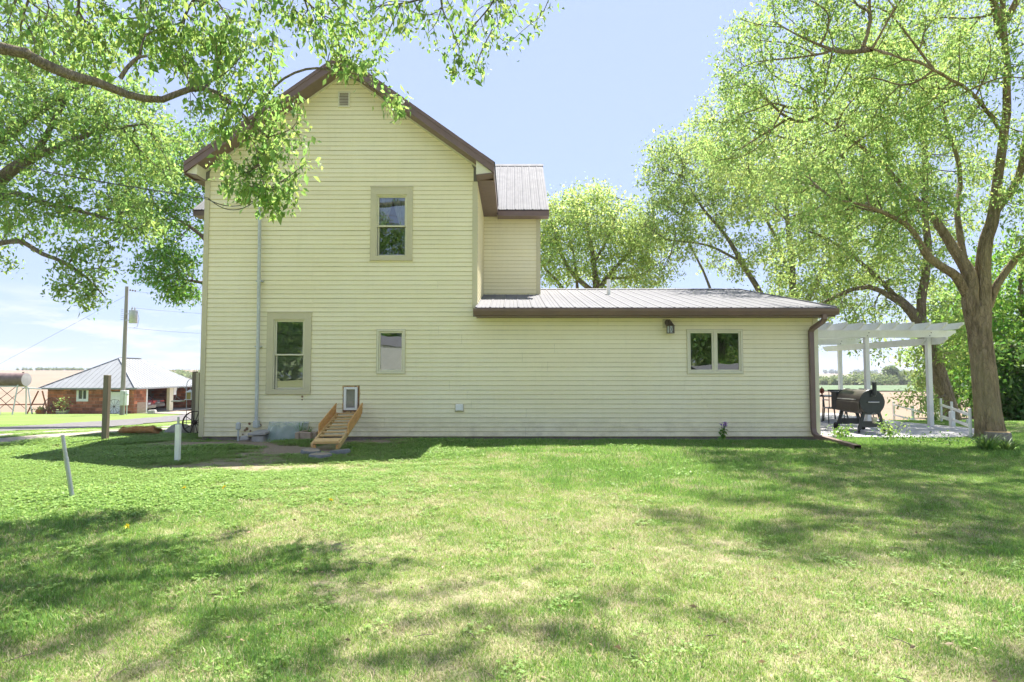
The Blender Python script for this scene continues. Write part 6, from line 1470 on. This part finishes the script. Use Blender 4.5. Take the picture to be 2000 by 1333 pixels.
def plant(name, label, cat, x, y, group=None): return thing(name, label, cat, (x, y, gz(x, y)), group)
for (px, py, n, h, sp, lab, sd) in ((1921, 884, 110, .44, .32, 'clump of dark strap-leaved lilies at the foot of the big trunk', 61), (1958, 884, 60, .34, .26, 'smaller clump of strap leaves before the stump', 62)):
    Y = 1.44 * F / (py - 728); x = (px - 1000) / F * Y; t = plant('daylily', lab, 'plant', x, Y, 'lilies by the trunk'); blades('leaves', (x, Y, gz(x, Y)), n, h, .026, sp, 'leaf_dark', t, sd)
x, Y = ax(1411, 13.18, 850), 13.18
t = plant('phlox', 'purple flowering stem growing at the foot of the wing wall', 'flower', x, Y)
r_ = np.random.default_rng(63)
mb = MB(); st = []
for k in range(5):
    tp = (x + r_.normal(0, .06), Y + r_.normal(0, .03), r_.uniform(.26, .44)); st.append(tp); mb.tube([(x + r_.normal(0, .03), Y, -.02), tp], .004, 5)
mb.build('stem', 'leaf_deep', t)
P = np.concatenate([np.array([[x, Y, 0]]) + (np.array(s) - np.array([x, Y, 0])) * r_.random((16, 1)) * .8 for s in st]); leaves_mesh('leaves', P + r_.normal(0, .012, P.shape), .07, 'leaf_deep', t, r_, .0, .3)
P = np.concatenate([np.array(s) + r_.normal(0, .022, (14, 3)) for s in st]); leaves_mesh('petals', P, .028, 'petal', t, r_, .0, .9)
def bush(name, label, px, py, rx, rz, n, leaf, mat, seed, stems=6, open_=False):
    Y = 1.42 * F / (py - 728); x = (px - 1000) / F * Y; t = plant(name, label, 'shrub', x, Y); r = np.random.default_rng(seed); mb = MB(); P = []
    for k in range(stems):
        tp = np.array([x + r.normal(0, rx * .6), Y + r.normal(0, rx * .4), rz * r.uniform(.6, 1.1)]); mb.tube([(x, Y, -.03), ((x + tp[0]) / 2 + r.normal(0, .03), Y, tp[2] * .6), tuple(tp)], [.007, .005, .003], 5)
        q = np.array([x, Y, 0]) + (tp - np.array([x, Y, 0])) * (r.random((n // stems, 1)) ** .6); P.append(q + r.normal(0, .05 if open_ else .09, q.shape))
    mb.build('stem', 'bark_brown', t); P = np.concatenate(P); P[:, 2] = np.maximum(P[:, 2], .02); leaves_mesh('leaves', P, leaf, mat, t, r, .1, .5)
bush('leafy_shrub', 'small leafy green shrub beside the downspout elbow', 1643, 853, .2, .2, 340, .05, 'leaf_deep', 64, 7)
bush('twiggy_shrub', 'thin twiggy shrub with spreading sprays at the patio edge', 1735, 857, .30, .46, 300, .05, 'leaf_maple', 65, 8, True)
bush('ground_cover', 'low tangle of leaves along the patio front', 1765, 864, .8, .07, 500, .05, 'leaf_dark', 66, 14)
bush('ground_cover', 'low tangle of leaves between patio and lilies', 1850, 866, .7, .08, 500, .05, 'leaf_dark', 67, 14)
for px, py, h, lab, sd in ((587, 850, .45, 'tall weed with narrow leaves growing from the block planter', 71), (603, 848, .28, 'short weed with narrow leaves beside the ramp top', 72)):
    x = ax(px, 13.1, py); t = plant('tall_weed', lab, 'weed', x, 13.1); blades('leaves', (x, 13.1, .12), 14, h, .014, .22, 'leaf_deep', t, sd, .9)
for px, py, h, lab, sd in ((413, 856, .10, 'small weed at the foot of the wall near the left corner', 73), (692, 876, .12, 'broad-leaved weed on the bare soil right of the ramp', 74)):
    Y = min(13.3, 1.44 * F / (py - 728)); x = (px - 1000) / F * Y; t = plant('low_weed', lab, 'weed', x, Y); blades('leaves', (x, Y, gz(x, Y)), 30, h, .03, .14, 'leaf_deep', t, sd, .9)

# ------------------------------------------------------------------ grass: clumps set out over the lawn
src = bpy.data.collections.new('grass_clumps')
def clump(nm, kind, seed):
    r = np.random.default_rng(seed); V = []; Fc = []; Mi = []
    def bl(o, d, L, w, lean, mi=0):
        b = len(V); sd = np.cross(d, [0, 0, 1]); sd = sd / (np.linalg.norm(sd) + 1e-6) * w / 2
        for k, tt in enumerate((0, .55, 1.0)):
            p = o + d * lean * L * tt ** 1.6 + np.array([0, 0, L * math.sqrt(max(0.05, 1 - lean * lean)) * tt]); ww = sd * (1, .8, .06)[k]; V.append(p - ww); V.append(p + ww)
        Fc.extend([b, b + 1, b + 3, b + 2, b + 2, b + 3, b + 5, b + 4]); Mi.extend([mi, mi])
    n = {'fine': 50, 'lush': 50, 'straw': 46, 'clover': 30}[kind]; ps = {'fine': .26, 'lush': .10, 'straw': .70, 'clover': .1}[kind]
    for i in range(n):
        a = r.random() * 2 * np.pi; d = np.array([np.cos(a), np.sin(a), 0]); rr = .095 * math.sqrt(r.random()); b_ = r.random() * 2 * np.pi; o = np.array([rr * np.cos(b_), rr * np.sin(b_), -.004])
        if r.random() < ps: bl(o, d, r.uniform(.025, .065), .0034, r.uniform(.7, .97), 1)
        elif kind == 'clover':
            h = r.uniform(.012, .04); c = o + np.array([0, 0, h]); s = r.uniform(.008, .016)
            for k in range(3):
                aa = a + k * 2.09; e = np.array([np.cos(aa), np.sin(aa), r.normal(.1, .25)]) * s; f = np.array([-np.sin(aa), np.cos(aa), 0]) * s * .6; q = len(V); V.extend([c, c + e * .7 + f, c + e * 1.35, c + e * .7 - f]); Fc.extend([q, q + 1, q + 2, q + 3]); Mi.append(0)
        else:
            H = (.022, .048) if kind != 'lush' else (.03, .066); bl(o, d, r.uniform(*H), r.uniform(.003, .0048), r.uniform(.3, .92))
    o = np_mesh(nm, np.array(V), np.array(Fc), 4, {'fine': 'grass_fresh', 'lush': 'grass_lush', 'straw': 'grass_fresh', 'clover': 'clover'}[kind])
    o.data.materials.append(MATS['grass_straw']); o.data.polygons.foreach_set('material_index', np.array(Mi, np.int32))
    COL.objects.unlink(o); src.objects.link(o); return o
kinds = ['fine'] * 3 + ['lush'] * 3 + ['straw'] * 2 + ['clover'] * 2
for i, k in enumerate(kinds): clump('clump_%02d' % i, k, 200 + i)
def scatter(n, y0, y1, dens_keep, scale, seed):
    r = np.random.default_rng(seed)
    Yv = y0 + (y1 - y0) * np.sqrt(r.random(n) * 1.0) if False else r.uniform(y0, y1, n)
    hw = .90 * np.maximum(Yv, 0) + 1.3
    Xv = r.uniform(-1, 1, n) * (.90 * y1 + 1.3); ok = np.abs(Xv) < hw; Xv, Yv = Xv[ok], Yv[ok]
    inhouse = (Xv > XL + .02) & (Xv < XR) & (Yv > 13.3) & (Yv < 21); pat = (Xv > 6.75) & (Xv < 11.5) & (Yv > 13.3 + .55 * sstep(9.8, 11.3, Xv)) & (Yv < 21.2)
    drv = np.abs(Xv - np.interp(Yv, [-20, 12, 18.5, 27, 37, 60], [-12.5, -13.6, -15.7, -18.2, -19.7, -26])) < 1.9
    fp = (np.abs(Xv - np.interp(Yv, [2, 9, 13, 15, 20, 42], [-11.3, -11.0, -10.55, -10.15, -11.0, -15.5])) < .58) | (np.abs(Xv - np.interp(Yv, [2, 9, 13, 15, 20, 42], [-12.9, -12.5, -12.0, -11.6, -12.4, -17.0])) < .34)
    d = dirt_mask(Xv, Yv); keep = (~inhouse) & (~pat) & (~drv) & (~fp) & (r.random(len(Xv)) > d * 1.05) & (Yv < lawn_end(Xv) - 1)
    ramp_ = (np.abs(Xv + 3.52) < .27) & (Yv > 11.25)
    keep &= ~ramp_ & ~((((Xv + 8.76) / .62) ** 2 + ((Yv - 14.05) / .45) ** 2 < 1) & (r.random(len(Xv)) < .85))
    Xv, Yv = Xv[keep], Yv[keep]; n = len(Xv)
    dry = fnoise(Xv + 31, Yv + 7, 1.3) * .5 + .5 * vnoise(Xv, Yv, 4.1); lushn = fnoise(Xv - 12, Yv + 40, .5)
    pdry = sstep(.36, .72, dry) * .66 * (1 - .7 * sstep(11, 12.8, Yv)) * (1 - .6 * sstep(3, 8, Xv)) * (1 - .5 * sstep(-2, -6, Xv)) + .12 - .08 * sstep(3, 8, Xv)
    pcl = sstep(.0, -3.5, Xv) * sstep(5.5, 8, Yv) * .75 + .02
    plush = np.clip(.2 + sstep(.45, .62, lushn) * .55 + .5 * sstep(10.5, 12.5, Yv) + .3 * sstep(2, 7, Xv), 0, 1)
    u = r.random(n); idx = np.where(u < pdry, r.integers(6, 8, n), np.where(r.random(n) < pcl, r.integers(8, 10, n), np.where(r.random(n) < plush, r.integers(3, 6, n), r.integers(0, 3, n))))
    sc = scale * r.uniform(.7, 1.3, n) * (1 - .45 * d[keep]) * (.85 + .45 * sstep(.5, .7, lushn)) * (1 - .2 * sstep(12.7, 13.2, Yv))
    return Xv, Yv, idx, r.random(n) * 6.283, sc
S = [scatter(26000, 2.3, 5.5, 1, .85, 1), scatter(40000, 5.5, 9.5, 1, 1.0, 2), scatter(46000, 9.5, 14.5, 1, 1.15, 3), scatter(50000, 14.5, 26, 1, 1.0, 4), scatter(9000, -3.0, 2.3, 1, 1.0, 5)]
Xv, Yv, idx, rot, sc = [np.concatenate([s[k] for s in S]) for k in range(5)]
P = np.stack([Xv, Yv, hgt(Xv, Yv) + .012 * (fnoise(Xv, Yv, 1.7) - .5)], 1)
me = bpy.data.meshes.new('grass'); me.vertices.add(len(P)); me.vertices.foreach_set('co', P.astype(np.float32).ravel())
for nm, typ, arr in (('idx', 'INT', idx.astype(np.int32)), ('rot', 'FLOAT', rot.astype(np.float32)), ('scl', 'FLOAT', sc.astype(np.float32))):
    a = me.attributes.new(nm, typ, 'POINT'); a.data.foreach_set('value', arr)
go = bpy.data.objects.new('grass', me); COL.objects.link(go); props(go, 'short patchy lawn grass, green with dry straw and clover', 'grass', kind='stuff')
ng = bpy.data.node_groups.new('set_out_grass', 'GeometryNodeTree')
ng.interface.new_socket('Geometry', in_out='INPUT', socket_type='NodeSocketGeometry'); ng.interface.new_socket('Geometry', in_out='OUTPUT', socket_type='NodeSocketGeometry')
gi = ng.nodes.new('NodeGroupInput'); gout = ng.nodes.new('NodeGroupOutput'); iop = ng.nodes.new('GeometryNodeInstanceOnPoints'); ci = ng.nodes.new('GeometryNodeCollectionInfo')
ci.inputs['Collection'].default_value = src; ci.inputs['Separate Children'].default_value = True; ci.inputs['Reset Children'].default_value = True
def attr(nm, t):
    n = ng.nodes.new('GeometryNodeInputNamedAttribute'); n.data_type = t; n.inputs['Name'].default_value = nm; return n.outputs['Attribute']
cx_ = ng.nodes.new('ShaderNodeCombineXYZ'); ng.links.new(attr('rot', 'FLOAT'), cx_.inputs['Z'])
ng.links.new(gi.outputs[0], iop.inputs['Points']); ng.links.new(ci.outputs[0], iop.inputs['Instance']); iop.inputs['Pick Instance'].default_value = True
ng.links.new(attr('idx', 'INT'), iop.inputs['Instance Index']); ng.links.new(cx_.outputs[0], iop.inputs['Rotation']); ng.links.new(attr('scl', 'FLOAT'), iop.inputs['Scale'])
ng.links.new(iop.outputs[0], gout.inputs[0])
go.modifiers.new('set_out', 'NODES').node_group = ng
r_ = np.random.default_rng(91)
n_ = 1800; Yl = r_.uniform(2.4, 13.1, n_); Xl = r_.uniform(-1, 1, n_) * (.88 * Yl + .8); kp = vnoise(Xl, Yl, .8) + .25 * r_.random(n_) > .52; Xl, Yl = Xl[kp], Yl[kp]
Pl = np.stack([Xl, Yl, hgt(Xl, Yl) + r_.uniform(.012, .034, len(Xl))], 1)
fd = np.stack([r_.normal(0, 1, len(Xl)), r_.normal(0, 1, len(Xl)), np.zeros(len(Xl))], 1) * 2.2
o = leaves_mesh('fallen_leaves', Pl, .026, 'dead_leaf', None, r_, 0, .45, fd); props(o, 'scattered dry brown leaf bits lying in the lawn', 'leaf litter', kind='stuff')
mb = MB()
for k in range(70):
    y = r_.uniform(2.6, 9); x = r_.uniform(-1, 1) * .85 * y; a = r_.random() * 6.28; l = r_.uniform(.04, .14); z = gz(x, y) + .02
    mb.tube([(x, y, z), (x + l * .5 * math.cos(a) + .006, y + l * .5 * math.sin(a), z + .006), (x + l * math.cos(a), y + l * math.sin(a), z + .002)], [.0028, .0024, .0015], 5)
o = mb.build('twig_litter', 'bark_grey', None, fix=False); props(o, 'small dry twigs scattered over the lawn', 'leaf litter', kind='stuff')
# a few dandelions
r_ = np.random.default_rng(77)
for k, (px, py) in enumerate(((444, 959), (366, 959), (258, 1036), (650, 988))):
    Y = 1.44 * F / (py - 728); x = (px - 1000) / F * Y
    t = thing('dandelion', ['yellow dandelion in the sunny grass before the white post', 'yellow dandelion just left of another near the white post', 'yellow dandelion at the edge of the left tree shade', 'yellow dandelion in the sunny grass below the ramp'][k], 'flower', (x, Y, gz(x, Y)), 'dandelions in the lawn')
    MB().tube([(x, Y, gz(x, Y) - .01), (x + .005, Y, gz(x, Y) + .05)], .002, 5).build('stem', 'leaf_deep', t)
    leaves_mesh('petals', np.tile([[x + .005, Y, gz(x, Y) + .052]], (36, 1)), .02, 'dandelion', t, r_, -.5, .35)

# ------------------------------------------------------------------ the air between here and the skyline
m = bpy.data.materials.new('haze_air'); m.use_nodes = True; nt = m.node_tree; nt.nodes.clear()
o_ = nt.nodes.new('ShaderNodeOutputMaterial'); pv_ = nt.nodes.new('ShaderNodeVolumePrincipled')
pv_.inputs['Color'].default_value = (.80, .86, .94, 1); pv_.inputs['Density'].default_value = .00026; pv_.inputs['Anisotropy'].default_value = .2
nt.links.new(pv_.outputs[0], o_.inputs['Volume'])
MATS['haze_air'] = m
hz_ = MB().box(-1500, 1500, -140, 1640, -12, 26).build('haze', 'haze_air', None, fix=True); props(hz_, kind='stuff')
